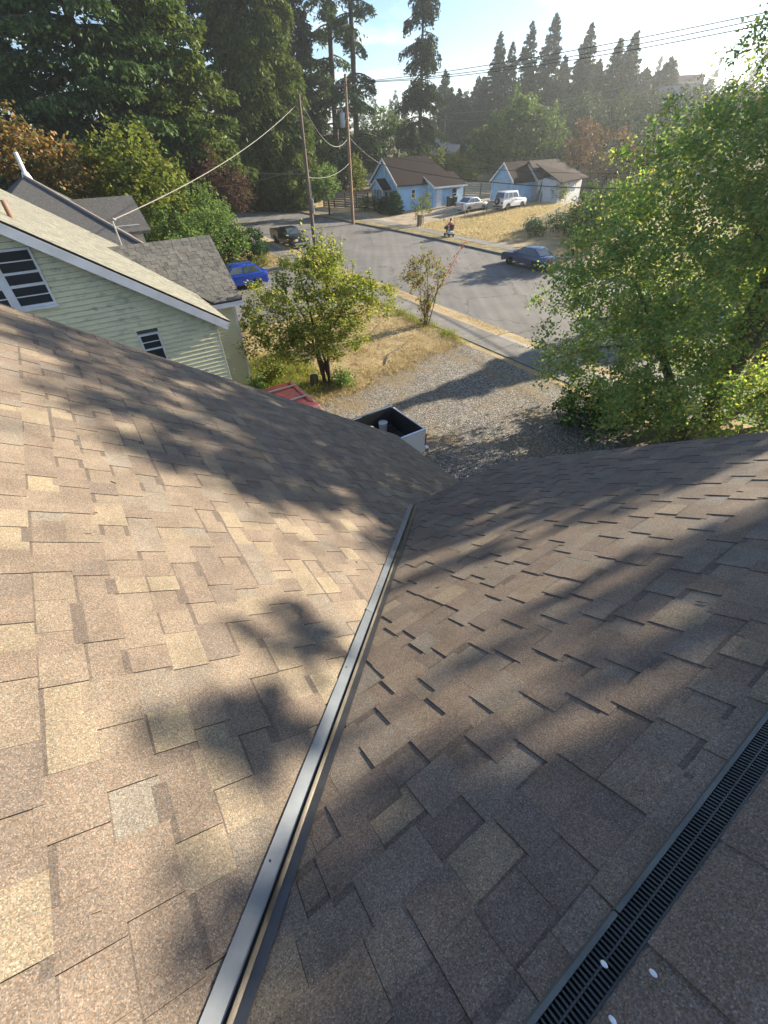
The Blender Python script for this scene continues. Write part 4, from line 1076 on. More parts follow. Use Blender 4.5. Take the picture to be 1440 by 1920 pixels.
# buckets in the bed
def bucket(s, n, z, label, lid):
    x, y, _ = W(s, n); t = thing('bucket', label, 'bucket', (x, y, z), 0, 'buckets in the pickup bed')
    MB().lathe([(0.115, 0), (0.145, 0.36), (0.152, 0.36), (0.152, 0.375), (0.14, 0.375), (0.135, 0.345)] if not lid else [(0.115, 0), (0.145, 0.36), (0.15, 0.36), (0.15, 0.372), (0.02, 0.372)], (0, 0, 0), 'z', 20).build('tub', plain('white bucket plastic', (0.6, 0.61, 0.62), 0.45), t, smooth=True)
    if lid: MB().lathe([(0.155, 0.374), (0.158, 0.39), (0.14, 0.396), (0.02, 0.394)], (0, 0, 0), 'z', 20).build('lid', WHITE, t, smooth=True)
    else: MB().lathe([(0.02, 0.32), (0.13, 0.34)], (0, 0, 0), 'z', 16).build('contents', plain('dark rubbish', (0.05, 0.045, 0.04), 0.9), t)
    MB().tube([(0.15*math.cos(a), 0.15*math.sin(a)*0.6+0.1*abs(math.sin(a)), 0.3-0.1*math.sin(a)) for a in np.linspace(0, math.pi, 8)], 0.004, 5).build('handle', GALV, t)
bucket(10.0, 6.62, 0.655, 'open white bucket standing in the pickup bed', False)
bucket(9.9, 6.05, 0.655, 'white bucket with a closed lid in the pickup bed, beside the roof edge', True)
# wheelie bins
def bin_(s, n, label):
    x, y, _ = W(s, n); t = thing('wheelie_bin', label, 'bin', (x, y, hxy(x, y)), GRID, 'bins beside the blue cottage')
    g = plain('dark bin plastic', (0.02, 0.035, 0.035), 0.5)
    MB().hexa([(-0.22, -0.25, 0.05), (0.22, -0.25, 0.05), (0.22, 0.25, 0.05), (-0.22, 0.25, 0.05), (-0.29, -0.33, 1.0), (0.29, -0.33, 1.0), (0.29, 0.33, 1.0), (-0.29, 0.33, 1.0)]).build('tub', g, t, bevel=0.02)
    MB().hexa([(-0.31, -0.35, 1.0), (0.31, -0.35, 1.0), (0.31, 0.37, 1.0), (-0.31, 0.37, 1.0), (-0.27, -0.3, 1.08), (0.27, -0.3, 1.08), (0.29, 0.37, 1.1), (-0.29, 0.37, 1.1)]).build('lid', g, t)
    for sx in (-1, 1): MB().lathe([(0.03, -0.03), (0.1, -0.03), (0.1, 0.03), (0.03, 0.03)], (sx*0.24, 0.25, 0.1), 'x', 12).build('wheel', RUBBER, t)
bin_(52.5, 46.2, 'dark wheelie bin against the blue wall, nearer the white door'); bin_(52.4, 46.95, 'dark wheelie bin against the blue wall, nearer the silver car')

# person on a mobility scooter
sx_, sy_, _ = W(38.3, 33.95)
sct = thing('mobility_scooter', 'small black and white mobility scooter on the far pavement', 'scooter', (sx_, sy_, 0.04), HEAD(0.15, 1))
MB().hexa([(-0.5, -0.24, 0.14), (0.5, -0.2, 0.14), (0.5, 0.2, 0.14), (-0.5, 0.24, 0.14), (-0.52, -0.25, 0.24), (0.5, -0.2, 0.2), (0.5, 0.2, 0.2), (-0.52, 0.25, 0.24)]).build('deck', BLACKP, sct, bevel=0.03)
MB().box(-0.55, -0.1, -0.22, 0.22, 0.25, 0.46).build('motor_cover', WHITE, sct, bevel=0.05)
MB().box(-0.42, 0.02, -0.22, 0.22, 0.52, 0.6).build('seat', BLACKP, sct, bevel=0.03)
MB().box(-0.52, -0.43, -0.21, 0.21, 0.62, 1.05).build('backrest', BLACKP, sct, bevel=0.03)
MB().tube([(0.45, 0, 0.2), (0.36, 0, 0.9)], 0.035, 8).build('tiller', BLACKP, sct)
MB().tube([(0.3, -0.28, 0.92), (0.36, 0, 0.95), (0.3, 0.28, 0.92)], 0.018, 6).build('handlebar', BLACKP, sct)
MB().box(0.42, 0.66, -0.18, 0.18, 0.55, 0.8).build('front_basket', plain('dark basket', (0.03, 0.03, 0.03), 0.7), sct)
for x_, y_ in ((0.48, 0.2), (0.48, -0.2), (-0.42, 0.25), (-0.42, -0.25)):
    MB().lathe([(0.04, -0.045), (0.125, -0.045), (0.13, 0), (0.125, 0.045), (0.04, 0.045)], (x_, y_, 0.13), 'y', 14).build('wheel', RUBBER, sct, smooth=True)
MB().tube([(-0.5, -0.24, 0.5), (-0.5, -0.26, 1.45)], 0.02, 6).build('flag_stick', WOODG, sct)
per = thing('person', 'person in a pink top and dark trousers riding the mobility scooter', 'person', (sx_, sy_, 0.04), HEAD(0.15, 1))
def skin_body(name, joints, edges, rad, mat, parent, root=0, sub=2):
    me = bpy.data.meshes.new(name); me.from_pydata(joints, edges, []); me.materials.append(mat)
    o = new_obj(name, me, parent)
    md = o.modifiers.new('skin', 'SKIN'); md.use_smooth_shade = True
    sv = me.skin_vertices[0].data
    for i, r in enumerate(rad): sv[i].radius = (r, r) if not hasattr(r, '__len__') else r
    sv[root].use_root = True
    s2 = o.modifiers.new('sub', 'SUBSURF'); s2.levels = sub; s2.render_levels = sub
    return o
SKIN = plain('skin', (0.42, 0.24, 0.17), 0.6)
J = [(-0.2, 0, 0.7), (-0.22, 0, 0.95), (-0.2, 0, 1.18), (-0.17, 0, 1.28), (-0.15, 0, 1.42),
     (-0.1, 0.1, 0.68), (0.22, 0.12, 0.66), (0.26, 0.12, 0.3), (0.36, 0.12, 0.24), (-0.1, -0.1, 0.68), (0.22, -0.12, 0.66), (0.26, -0.12, 0.3), (0.36, -0.12, 0.24),
     (-0.2, 0.19, 1.15), (-0.05, 0.26, 0.95), (0.2, 0.24, 0.95), (0.29, 0.23, 0.95), (-0.2, -0.19, 1.15), (-0.05, -0.26, 0.95), (0.2, -0.24, 0.95), (0.29, -0.23, 0.95)]
Ed = [(0, 1), (1, 2), (2, 3), (3, 4), (0, 5), (5, 6), (6, 7), (7, 8), (0, 9), (9, 10), (10, 11), (11, 12), (2, 13), (13, 14), (14, 15), (15, 16), (2, 17), (17, 18), (18, 19), (19, 20)]
Rd = [0.14, 0.13, 0.14, 0.055, 0.095, 0.085, 0.065, 0.045, 0.035, 0.085, 0.065, 0.045, 0.035, 0.06, 0.045, 0.033, 0.03, 0.06, 0.045, 0.033, 0.03]
skin_body('body', J, Ed, Rd, SKIN, per)
skin_body('jacket', [J[0], J[1], J[2], J[13], J[14], J[15], J[17], J[18], J[19]], [(0, 1), (1, 2), (2, 3), (3, 4), (4, 5), (2, 6), (6, 7), (7, 8)], [0.165, 0.16, 0.165, 0.085, 0.07, 0.055, 0.085, 0.07, 0.055], plain('pink cloth', (0.62, 0.08, 0.14), 0.8), per)
skin_body('trousers', [J[0], J[5], J[6], J[7], J[9], J[10], J[11]], [(0, 1), (1, 2), (2, 3), (0, 4), (4, 5), (5, 6)], [0.15, 0.1, 0.082, 0.065, 0.1, 0.082, 0.065], plain('dark trousers', (0.02, 0.022, 0.03), 0.85), per)
mb = MB(); mb.lathe([(0.02, 0.125), (0.07, 0.11), (0.105, 0.06), (0.112, 0.0), (0.09, -0.08), (0.05, -0.1)], (-0.175, 0, 1.445), 'z', 14); mb.build('hair', plain('dark hair', (0.03, 0.02, 0.015), 0.7), per, smooth=True)
for sy in (0.035, -0.035): MB().lathe([(0.002, 0.006), (0.012, 0.004), (0.012, 0)], (-0.062, sy, 1.43), 'x', 8).build('eye', BLACKP, per)
MB().hexa([(-0.06, -0.012, 1.385), (-0.035, -0.012, 1.385), (-0.035, 0.012, 1.385), (-0.06, 0.012, 1.385), (-0.06, -0.008, 1.425), (-0.055, -0.008, 1.425), (-0.055, 0.008, 1.425), (-0.06, 0.008, 1.425)]).build('nose', SKIN, per)
tag(MB().hexa([(sx_-0.18+a, sy_-0.35+b, 0.5+c) for a, b, c in ((0, 0, 0), (0.3, 0, 0), (0.3, 0.22, 0), (0, 0.22, 0), (0.03, 0.02, 0.32), (0.27, 0.02, 0.34), (0.26, 0.2, 0.3), (0.04, 0.2, 0.33))]).build('shopping_bag', plain('white plastic bag', (0.6, 0.6, 0.6), 0.5), bevel=0.05), 'white shopping bag hung on the back of the mobility scooter', 'bag')

# ================================================================== POLES, WIRES, FENCES
POLEW = plain('treated pole wood', (0.30, 0.19, 0.11), 0.85, c2=(0.2, 0.13, 0.08), sc_=5, bstr=0.4, bsc=25, stretch=(1, 1, 0.1))
POLED = plain('dark pole wood', (0.15, 0.11, 0.085), 0.85, c2=(0.09, 0.07, 0.055), sc_=5, bstr=0.4, bsc=25, stretch=(1, 1, 0.1))
p1x, p1y = -5.76, 44.5
P1 = thing('utility_pole', 'dark brown utility pole on the near kerb behind the small tree', 'utility pole', (p1x, p1y, -0.05))
MB().tube([(0, 0, -0.5), (0, 0, 5), (0.03, 0, 10.35)], [0.17, 0.15, 0.11], 12).build('shaft', POLED, P1, smooth=True)
MB().box(0.14, 0.3, -0.08, 0.08, 3.0, 4.0).build('meter_box', GALV, P1)
MB().tube([(0.2, 0, 4.0), (0.17, 0, 5.1)], 0.03, 6).build('conduit', GALV, P1)
MB().tube([(-0.1, 0, 8.9), (-0.35, 0, 8.9), (-0.5, 0.02, 8.75)], 0.03, 6).build('bracket', GALV, P1)
p2x, p2y = -2.96, 61.0
P2 = thing('utility_pole', 'tan utility pole with crossarm and grey transformer on the far kerb', 'utility pole', (p2x, p2y, 0.0))
MB().tube([(0, 0, -0.5), (0, 0, 6), (0.02, 0, 12.5)], [0.19, 0.165, 0.12], 12).build('shaft', POLEW, P2, smooth=True)
MB().box(-1.25, 1.25, -0.2, -0.12, 11.6, 11.75).build('crossarm', WOODG, P2)
for x_ in (-1.1, -0.5, 0.6, 1.1): MB().lathe([(0.03, 0), (0.055, 0.05), (0.05, 0.12), (0.02, 0.16)], (x_, -0.16, 11.75), 'z', 8).build('insulator', WHITE, P2)
tr = MB().lathe([(0.05, 0), (0.27, 0.02), (0.28, 0.1), (0.28, 1.1), (0.24, 1.18), (0.04, 1.2)], (-0.5, -0.05, 8.5), 'z', 16).build('transformer', GALV, P2, smooth=True)
MB().tube([(-0.5, -0.05, 9.65), (-0.5, -0.05, 9.95)], 0.03, 6).build('bushing', WHITE, tr)
P3 = thing('utility_pole', 'distant thin utility pole between the lone fir and the round tree', 'utility pole', (*aim(850, 120), 0.8))
MB().tube([(0, 0, -0.5), (0, 0, 10)], [0.15, 0.1], 8).build('shaft', POLED, P3); MB().box(-1, 1, -0.05, 0.05, 9.0, 9.12).build('crossarm', WOODG, P3)
p4 = W(4.0, 31.6)
P4 = thing('utility_pole', 'tan utility pole down the street, out at the right behind the maple', 'utility pole', (p4[0], p4[1], 0))
MB().tube([(0, 0, -0.5), (0, 0, 12.6)], [0.19, 0.12], 10).build('shaft', POLEW, P4); MB().box(-1.25, 1.25, -0.2, -0.12, 11.6, 11.75).build('crossarm', WOODG, P4)
def wire(name, label, a, b, sag, r, mat, group=None, k=22):
    pts = []
    for i in range(k+1):
        t = i/k; pts.append((a[0]+(b[0]-a[0])*t, a[1]+(b[1]-a[1])*t, a[2]+(b[2]-a[2])*t-sag*4*t*(1-t)))
    tag(MB().tube(pts, r, 5).build(name, mat, smooth=True), label, 'wire', group)
A2 = lambda x_, z: (p2x+x_, p2y-0.16, z); A4 = lambda x_, z: (p4[0]+x_, p4[1]-0.16, z)
ms = W(MAST[1], MAST[0], MAST[2])
wire('service_drop_cable', 'thick pale twisted cable from the dark pole to the yellow house', (p1x-0.4, p1y, 9.6), ms, 0.45, 0.017, WIREL)
wire('overhead_wire', 'uppermost power line crossing the sky at right', A2(1.1, 11.9), A4(0.9, 12.4), 0.5, 0.021, WIRE)
wire('overhead_wire', 'second power line just below the uppermost across the sky', A2(0.6, 11.9), A4(0.4, 12.3), 0.75, 0.021, WIRE)
wire('overhead_wire', 'lowest of the three power lines across the sky at right', A2(-0.5, 11.9), A4(-0.7, 11.9), 0.8, 0.021, WIRE)
wire('pole_cable', 'sagging pale cable slung between the two utility poles', (p1x+0.1, p1y, 10.0), (p2x-0.1, p2y, 7.6), 1.5, 0.02, WIREL)
wire('telephone_cable', 'dark telephone cable passing in front of the blue cottage', (p2x, p2y, 6.2), (p4[0], p4[1], 6.3), 1.35, 0.028, WIRE)
wire('telephone_cable', 'thinner cable above the dark telephone cable before the blue cottage', (p2x, p2y, 6.9), (p4[0], p4[1], 6.9), 1.2, 0.012, WIRE)
wire('house_cable', 'cable running from the tan pole down to the blue cottage gable', (p2x+0.1, p2y, 7.7), W(57.9, B_N0-0.1, 4.9), 0.25, 0.018, WIREL)
wire('telephone_cable', 'low cable from the dark pole across to the tan pole', (p1x, p1y, 5.4), (p2x, p2y, 5.6), 0.5, 0.015, WIREL)
q = W(95, 17.5)
wire('telephone_cable', 'pale cable from the dark pole leading left down the street', (p1x, p1y, 5.6), (q[0], q[1], 7.0), 0.9, 0.018, WIREL)
wire('telephone_cable', 'steeper pale cable left of the dark pole above the black pickup', (p1x-0.1, p1y, 6.1), (-19.5, 58.0, 4.0), 0.4, 0.016, WIREL)
for i, (za, zb_) in enumerate(((13.0, 13.5), (11.8, 12.2), (9.0, 9.6))):
    a = (*aim(850, 120), za-3.2+1.0); bx, by = aim(1300, 105)
    wire('distant_wire', ['highest', 'middle', 'lowest'][i]+' of the far wires in front of the dark conifers', a, (bx, by, zb_+1.5), 1.2, 0.02, WIREL)

# horizontal board fence left of the blue cottage
def board_fence(name, label, a, b, n_sec, h, mat, boards=7):
    t = thing(name, label, 'fence', (a[0], a[1], a[2]), math.atan2(b[1]-a[1], b[0]-a[0]))
    L = math.hypot(b[0]-a[0], b[1]-a[1]); d = L/n_sec
    for i in range(n_sec+1): MB().box(i*d-0.07, i*d+0.07, -0.07, 0.07, -0.2, h+0.06).build('post', POLED, t)
    bh_ = h/boards
    for i in range(n_sec):
        for k in range(boards):
            MB().box(i*d+0.08, (i+1)*d-0.08, -0.02, 0.02, 0.06+k*bh_, 0.06+(k+1)*bh_-0.05).build('board', mat, t)
    return t
FENCE = plain('grey fence board', (0.34, 0.31, 0.28), 0.85, c2=(0.24, 0.215, 0.19), sc_=3, stretch=(1, 1, 3))
a, b = W(68.5, 35.6, 0.03), W(61.4, 38.9, 0.1)
board_fence('board_fence', 'grey horizontal board fence left of the blue cottage', a, b, 4, 1.85, FENCE)
a, b = W(53.6, 56.2, 0.7), W(60.5, 53.0, 0.7)
board_fence('board_fence', 'grey board fence behind the silver car', a, b, 3, 1.7, FENCE)
# wire fence along the dirt drive
wf = gthing('wire_fence', 'sagging wire fence on thin posts between the dry lot and the dirt drive', 'fence', 40.0, 45.4)
fp = [(36.2, 0.9), (39.3, 1.2), (42.6, 1.25), (46.2, 1.2), (50.6, 1.2), (55.0, 1.1)]
for i, (n, h) in enumerate(fp):
    z = hz(45, n); gpart(MB().tube([(n, 45.4, z-0.2), (n+0.03*(i % 2), 45.4, z+h)], 0.05, 6), 'post', WOODG if i % 2 else GALV, wf)
for f_ in (0.95, 0.5):
    mb = MB().tube([(n, 45.36, hz(45, n)+h*f_-(0.06 if k else 0)) for (n, h), k in zip(fp, (0, 1, 0, 1, 0, 0))], 0.022 if f_ > 0.9 else 0.01, 5); gpart(mb, 'rail', GALV, wf)
gp_ = gthing('gate_post', 'stout weathered wooden gate post at the mouth of the dirt drive', 'post', 35.4, 45.2)
gpart(MB().box(35.3, 35.62, 45.05, 45.4, 0, 1.05), 'shaft', WOODG, gp_); gpart(MB().box(35.22, 35.7, 44.98, 45.46, 1.05, 1.12), 'cap', WOODG, gp_)
# chain link fence at the right side of the lot
cl = gthing('chain_link_fence', 'rusty chain-link fence running back along the dry lot behind the blue saloon', 'fence', 45.0, 35.0)
cs = lambda n: 32.6+(n-38.6)*0.33
cp = [38.6, 41.2, 43.8, 46.4, 49.0, 51.6]
for n in cp: gpart(MB().tube([(n, cs(n), hz(33, n)-0.2), (n, cs(n), hz(33, n)+1.25)], 0.035, 8), 'post', GALV, cl)
gpart(MB().tube([(n, cs(n), hz(33, n)+1.22) for n in cp], 0.02, 6), 'top_rail', plain('rusty rail', (0.2, 0.17, 0.145), 0.7), cl)
mb = MB(); L_ = 13.0; k = 0
while k < 150:
    n = 38.6+k*0.13*0.7
    for sgn in (1, -1):
        a_, b_ = n, n+sgn*1.15
        if 38.5 < b_ < 51.7 and a_ < 51.6: mb.tube([(a_, cs(a_), hz(33, a_)+0.05), (b_, cs(b_), hz(33, b_)+1.2)], 0.003, 3, cap=False)
    k += 1
tag(gpart(mb, 'wire_mesh', GALV, cl), kind='stuff')
# stump, fallen branch
st = gthing('tree_stump', 'weathered tree stump beside the small tree behind the red car', 'stump', 6.95, 15.75)
mb = MB(); mb.lathe([(0.24, 0), (0.19, 0.12), (0.17, 0.45), (0.02, 0.47)], (6.95, 15.75, 0), 'z', 12); gpart(mb, 'trunk', BARKG, st)
tag(MB().tube([W(15.7, 10.6, 0.05), W(16.6, 11.5, 0.09), W(17.0, 12.6, 0.05), W(17.5, 13.3, 0.06)], [0.03, 0.026, 0.02, 0.01], 6).build('fallen_branch', BARKG), 'thin bare branch lying on the dry grass at the gravel edge', 'branch')

# ================================================================== VEGETATION
def leaf_faces(P, size, rs, up=0.5, asp=0.75, kind='leaf', dirs=None):
    """leaf-sized faces at points P. Returns V, F (5 or 4 corner faces)."""
    n = len(P)
    nrm = rs.normal(size=(n, 3)); nrm[:, 2] = np.abs(nrm[:, 2])+up; nrm /= np.linalg.norm(nrm, axis=1)[:, None]
    d = rs.normal(size=(n, 3)) if dirs is None else dirs
    d = d-nrm*(d*nrm).sum(1)[:, None]; d /= np.linalg.norm(d, axis=1)[:, None]+1e-9
    e = np.cross(nrm, d)
    sz = size*rs.uniform(0.6, 1.25, size=n)[:, None]
    if kind == 'leaf':
        sh = [(-0.5, 0.0), (-0.08, 0.5), (0.22, 0.36), (0.5, 0.0), (0.22, -0.36), (-0.08, -0.5)]
    elif kind == 'maple':
        sh = [(-0.45, 0.0), (-0.25, 0.5), (0.12, 0.3), (0.55, 0.0), (0.12, -0.3), (-0.25, -0.5)]
    else:
        sh = [(-0.5, 0.0), (-0.05, 0.5), (0.5, 0.0), (-0.05, -0.5)]
    k = len(sh); V = np.empty((n, k, 3))
    bend = rs.uniform(-0.25, 0.1, size=n)[:, None]
    for i, (a, b) in enumerate(sh):
        V[:, i] = P + d*sz*a + e*sz*b*asp + nrm*sz*bend*(abs(a)+abs(b))*0.6
    return V.reshape(-1, 3), np.arange(n*k).reshape(n, k)
def ell_pts(ells, n, rs, bias=0.42):
    vol = np.array([e[3]*e[4]*e[5] for e in ells])**0.75; idx = rs.choice(len(ells), n, p=vol/vol.sum())
    d = rs.normal(size=(n, 3)); d /= np.linalg.norm(d, axis=1)[:, None]
    r = rs.uniform(0, 1, n)**bias
    E = np.array(ells)[idx]
    return E[:, :3]+d*r[:, None]*E[:, 3:6]
def limb_path(a, b, rs, up=0.25, wob=0.12, k=6):
    a, b = np.array(a, float), np.array(b, float); L = np.linalg.norm(b-a); out = []
    off = rs.normal(size=3)*wob*L
    for i in range(k):
        t = i/(k-1); out.append(tuple(a*(1-t)+b*t + off*math.sin(math.pi*t)*0.5 + np.array([0, 0, up*L*math.sin(math.pi*t)*0.4])))
    return out
def broadleaf(name, label, loc, ells, clumps, per, leaf, clump_r, lm, bm, trunk_r=0.15, stems=1, seed=0, limbs=22, fork=0.35, up=0.5, kind='leaf', group=None, zmin=0.05, bias=0.42, base_spread=0.15, cat='tree', shoots=0, flat=0.7, lift=0.25, twig=0.0):
    rs = np.random.RandomState(seed)
    t = thing(name, label, cat, loc, 0, group)
    C = ell_pts(ells, clumps, rs, bias); C = C[C[:, 2] > zmin]
    P = []; TA_, TB_ = [], []
    for c in C:
        k = 5; dr = rs.normal(size=(k, 3)); dr[:, 2] = dr[:, 2]*flat+0.1; dr *= (clump_r*rs.uniform(0.7, 1.9, k)/np.linalg.norm(dr, axis=1))[:, None]
        j = rs.randint(0, k, per); tt_ = rs.uniform(0.05, 1.0, per)[:, None]
        q = dr[j]*tt_+rs.normal(size=(per, 3))*(0.22*clump_r+0.3*leaf); q[:, 2] -= 0.25*clump_r*tt_[:, 0]**2; P.append(c+q)
        TA_.append(np.repeat(c[None], k, 0)); TB_.append(c+dr)
    P = np.concatenate(P); TA_ = np.concatenate(TA_); TB_ = np.concatenate(TB_)
    E = np.array(ells); cen = (E[:, :3]*E[:, 3:4]).sum(0)/E[:, 3].sum()
    trunk = MB(); lb = MB(); nodes = []
    for k in range(stems):
        b0 = np.array([rs.uniform(-1, 1)*base_spread, rs.uniform(-1, 1)*base_spread, -0.15])
        tgt = cen if stems == 1 else ell_pts(ells, 1, rs, 0.5)[0]*np.array([0.6, 0.6, 0.9])+cen*0.15
        pth = limb_path(b0, tgt, rs, 0.1, 0.1, 7); rr = [trunk_r*(1-0.8*i/6)/(1 if stems == 1 else 1.5) for i in range(7)]
        trunk.tube(pth, rr, 8)
        nodes += [(np.array(p), r) for p, r in zip(pth, rr)]
    zt = max(p[2] for p, r in nodes)
    for c in C[rs.permutation(len(C))[:limbs]]:
        cand = [(np.linalg.norm(c-p)+ (0 if p[2] < c[2] else 2.0)+(3 if p[2] < fork*zt else 0), i) for i, (p, r) in enumerate(nodes)]
        p, r = nodes[min(cand)[1]]
        pth = limb_path(p, c, rs, lift, 0.14, 6); r0 = max(0.012, r*0.6); rr = [r0*(1-0.85*i/5) for i in range(6)]
        lb.tube(pth, rr, 5)
        nodes += [(np.array(q), w_) for q, w_ in zip(pth[2:], rr[2:])]
    if shoots:
        top = C[np.argsort(-C[:, 2]-rs.uniform(0, 1.5, len(C)))[:shoots*3:3]]
        for c in top:
            h = rs.uniform(0.5, 1.1)*clump_r*3.2; e = c+np.array([rs.normal()*0.15*h, rs.normal()*0.15*h, h])
            lb.tube([tuple(c), tuple((c+e)/2), tuple(e)], [0.012, 0.009, 0.004], 4)
            m = int(12+h*14); tt = rs.uniform(0, 1, m)[:, None]
            P = np.concatenate([P, c*(1-tt)+e*tt+rs.normal(size=(m, 3))*leaf*0.7])
    P = P[P[:, 2] > zmin]
    trunk.build('trunk', bm, t, smooth=True)
    if twig:
        e = np.cross(TB_-TA_, rs.normal(size=TA_.shape)); e *= (twig/(np.linalg.norm(e, axis=1)+1e-9))[:, None]
        Vt = np.stack([TA_-e, TA_+e, TB_], 1).reshape(-1, 3); tag(fmesh('twigs', Vt, np.arange(len(Vt)).reshape(-1, 3), bm, t), kind='stuff')
    if lb.v: tag(lb.build('limbs', bm, t, smooth=True), kind='stuff')
    V, F = leaf_faces(P, leaf, rs, up, kind=kind)
    fmesh('crown', V, F, lm, t)
    return t
def conifer(name, label, loc, H, R, lm, bm=None, nb=120, dens=26, droop=0.35, p=0.8, bare=0.08, spray=(0.55, 0.2), seed=0, group=None, rag=0.35, trunk_r=None, rotz=0.0, hang=0.5, tipup=0.1, gap=0.0):
    rs = np.random.RandomState(seed); bm = bm or BARK
    t = thing(name, label, 'tree', loc, rotz, group)
    tr_ = trunk_r or H*0.012+0.05
    MB().tube([(0, 0, -0.3), (0.02*H*rs.normal()*0.2, 0.0, H*0.5), (0, 0, H*0.985)], [tr_, tr_*0.62, 0.03], 8).build('trunk', bm, t, smooth=True)
    lb = MB(); PP, DD = [], []
    hs = bare+(1-bare)*np.clip((np.arange(nb)+rs.uniform(-0.6, 0.6, nb))/nb, 0, 0.995)**1.1
    for h in hs:
        if gap and math.sin(h*37+seed)*0.5+0.5 < gap*rs.uniform(0.4, 1.2): continue
        L = R*(1-h)**p*rs.uniform(1-rag, 1+rag*0.5)+0.25
        a = rs.uniform(0, 2*math.pi); z0 = h*H
        ud = np.array([math.cos(a), math.sin(a), 0])
        tt = np.linspace(0, 1, 5)
        path = [np.array([0, 0, z0])+ud*L*q+np.array([0, 0, L*(0.12*q-droop*q*q+tipup*q**4)]) for q in tt]
        if L > 1.0: lb.tube([tuple(q) for q in path], [tr_*0.28*(1-h*0.6)*(1-0.85*q)+0.008 for q in tt], 4, cap=False)
        m = max(4, int(dens*L*(0.8+0.2*L/R)))
        q = rs.uniform(0.12, 1.0, m)**0.75
        pts = np.array([0, 0, z0])+ud[None]*L*q[:, None]
        pts[:, 2] += L*(0.12*q-droop*q*q+tipup*q**4)
        side = np.array([-ud[1], ud[0], 0]); lat = rs.normal(size=m)*0.24*L*(1.05-q*0.75)
        pts += side[None]*lat[:, None]; pts[:, 2] -= np.abs(lat)*0.35+np.abs(rs.normal(size=m))*hang*0.55
        PP.append(pts); d = ud[None]*rs.uniform(0.2, 1, m)[:, None]+side[None]*np.sign(lat)[:, None]*0.5+np.array([0, 0, -hang])[None]+rs.normal(size=(m, 3))*0.3
        DD.append(d)
    P = np.concatenate(PP); D = np.concatenate(DD)
    if lb.v: tag(lb.build('limbs', bm, t), kind='stuff')
    V, F = leaf_faces(P, spray[0], rs, 0.35, asp=spray[1]/spray[0]*1.6, kind='spray', dirs=D)
    fmesh('crown', V, F, lm, t)
    return t
# foliage colours
L_MAP = leaf_mat('maple leaves', [(0.1075, 0.2003, 0.0786), (0.1493, 0.2719, 0.1029), (0.2026, 0.3325, 0.1263), (0.1727, 0.284, 0.1067), (0.4072, 0.4629, 0.1836), (0.3808, 0.3472, 0.112)], 0.5)
L_SM = leaf_mat('small tree leaves', [(0.104, 0.163, 0.04), (0.16, 0.231, 0.053), (0.224, 0.28, 0.065), (0.35, 0.35, 0.091), (0.3, 0.28, 0.07)], 0.4)
L_SAP = leaf_mat('sapling leaves', [(0.102, 0.174, 0.036), (0.174, 0.203, 0.051), (0.232, 0.189, 0.072), (0.290, 0.116, 0.058)], 0.4)
L_REDL = leaf_mat('red leaves', [(0.32, 0.05, 0.05), (0.28, 0.1, 0.06), (0.22, 0.13, 0.06)], 0.4)
L_FIR = leaf_mat('fir needles', [(0.042, 0.079, 0.034), (0.066, 0.117, 0.042), (0.104, 0.160, 0.053), (0.056, 0.104, 0.042)], 0.18)
L_CED = leaf_mat('cedar sprays', [(0.059, 0.100, 0.026), (0.092, 0.141, 0.037), (0.133, 0.175, 0.049), (0.075, 0.120, 0.033)], 0.22)
L_DKF = leaf_mat('dark conifer needles', [(0.029, 0.052, 0.026), (0.043, 0.072, 0.035), (0.061, 0.093, 0.041)], 0.15)
L_OAK = leaf_mat('chestnut leaves', [(0.0657, 0.1004, 0.0364), (0.123, 0.1332, 0.0537), (0.2305, 0.1516, 0.0625), (0.3381, 0.1709, 0.077), (0.1002, 0.1199, 0.0458)], 0.35)
L_OLV = leaf_mat('olive leaves', [(0.072, 0.116, 0.029), (0.123, 0.167, 0.036), (0.203, 0.203, 0.051), (0.087, 0.131, 0.029)], 0.35)
L_GRN = leaf_mat('bright green leaves', [(0.0774, 0.1381, 0.0477), (0.121, 0.2011, 0.0707), (0.1734, 0.2535, 0.0934), (0.0929, 0.1633, 0.0578)], 0.4)
L_MID = leaf_mat('mid green leaves', [(0.0575, 0.1039, 0.0399), (0.0878, 0.1454, 0.0526), (0.1302, 0.1886, 0.0662)], 0.35)
L_HIL = leaf_mat('hillside leaves', [(0.03, 0.058, 0.02), (0.045, 0.08, 0.026), (0.07, 0.105, 0.03)], 0.22)
L_PLUM = leaf_mat('purple leaves', [(0.05, 0.028, 0.034), (0.075, 0.042, 0.046), (0.105, 0.066, 0.06)], 0.3)
L_BRN = leaf_mat('brown dead leaves', [(0.12, 0.065, 0.04), (0.17, 0.1, 0.06), (0.1, 0.08, 0.04)], 0.3)
L_YEW = leaf_mat('dark yew leaves', [(0.022, 0.058, 0.022), (0.036, 0.087, 0.029), (0.058, 0.116, 0.036)], 0.2)
L_DRY = leaf_mat(tint=(1.1, 1.05, 0.95), name='dry grass blades', cols=[(0.32, 0.255, 0.14), (0.43, 0.35, 0.2), (0.5, 0.42, 0.26), (0.3, 0.27, 0.13)], trans=0.35)
L_LOT = leaf_mat('pale lot grass', [(0.4, 0.33, 0.18), (0.52, 0.44, 0.26), (0.6, 0.52, 0.33), (0.38, 0.35, 0.18)], 0.35, tint=(1.1, 1.05, 0.9))
L_WEED = leaf_mat('green weed blades', [(0.08, 0.13, 0.025), (0.14, 0.19, 0.04), (0.3, 0.28, 0.08)], 0.4)

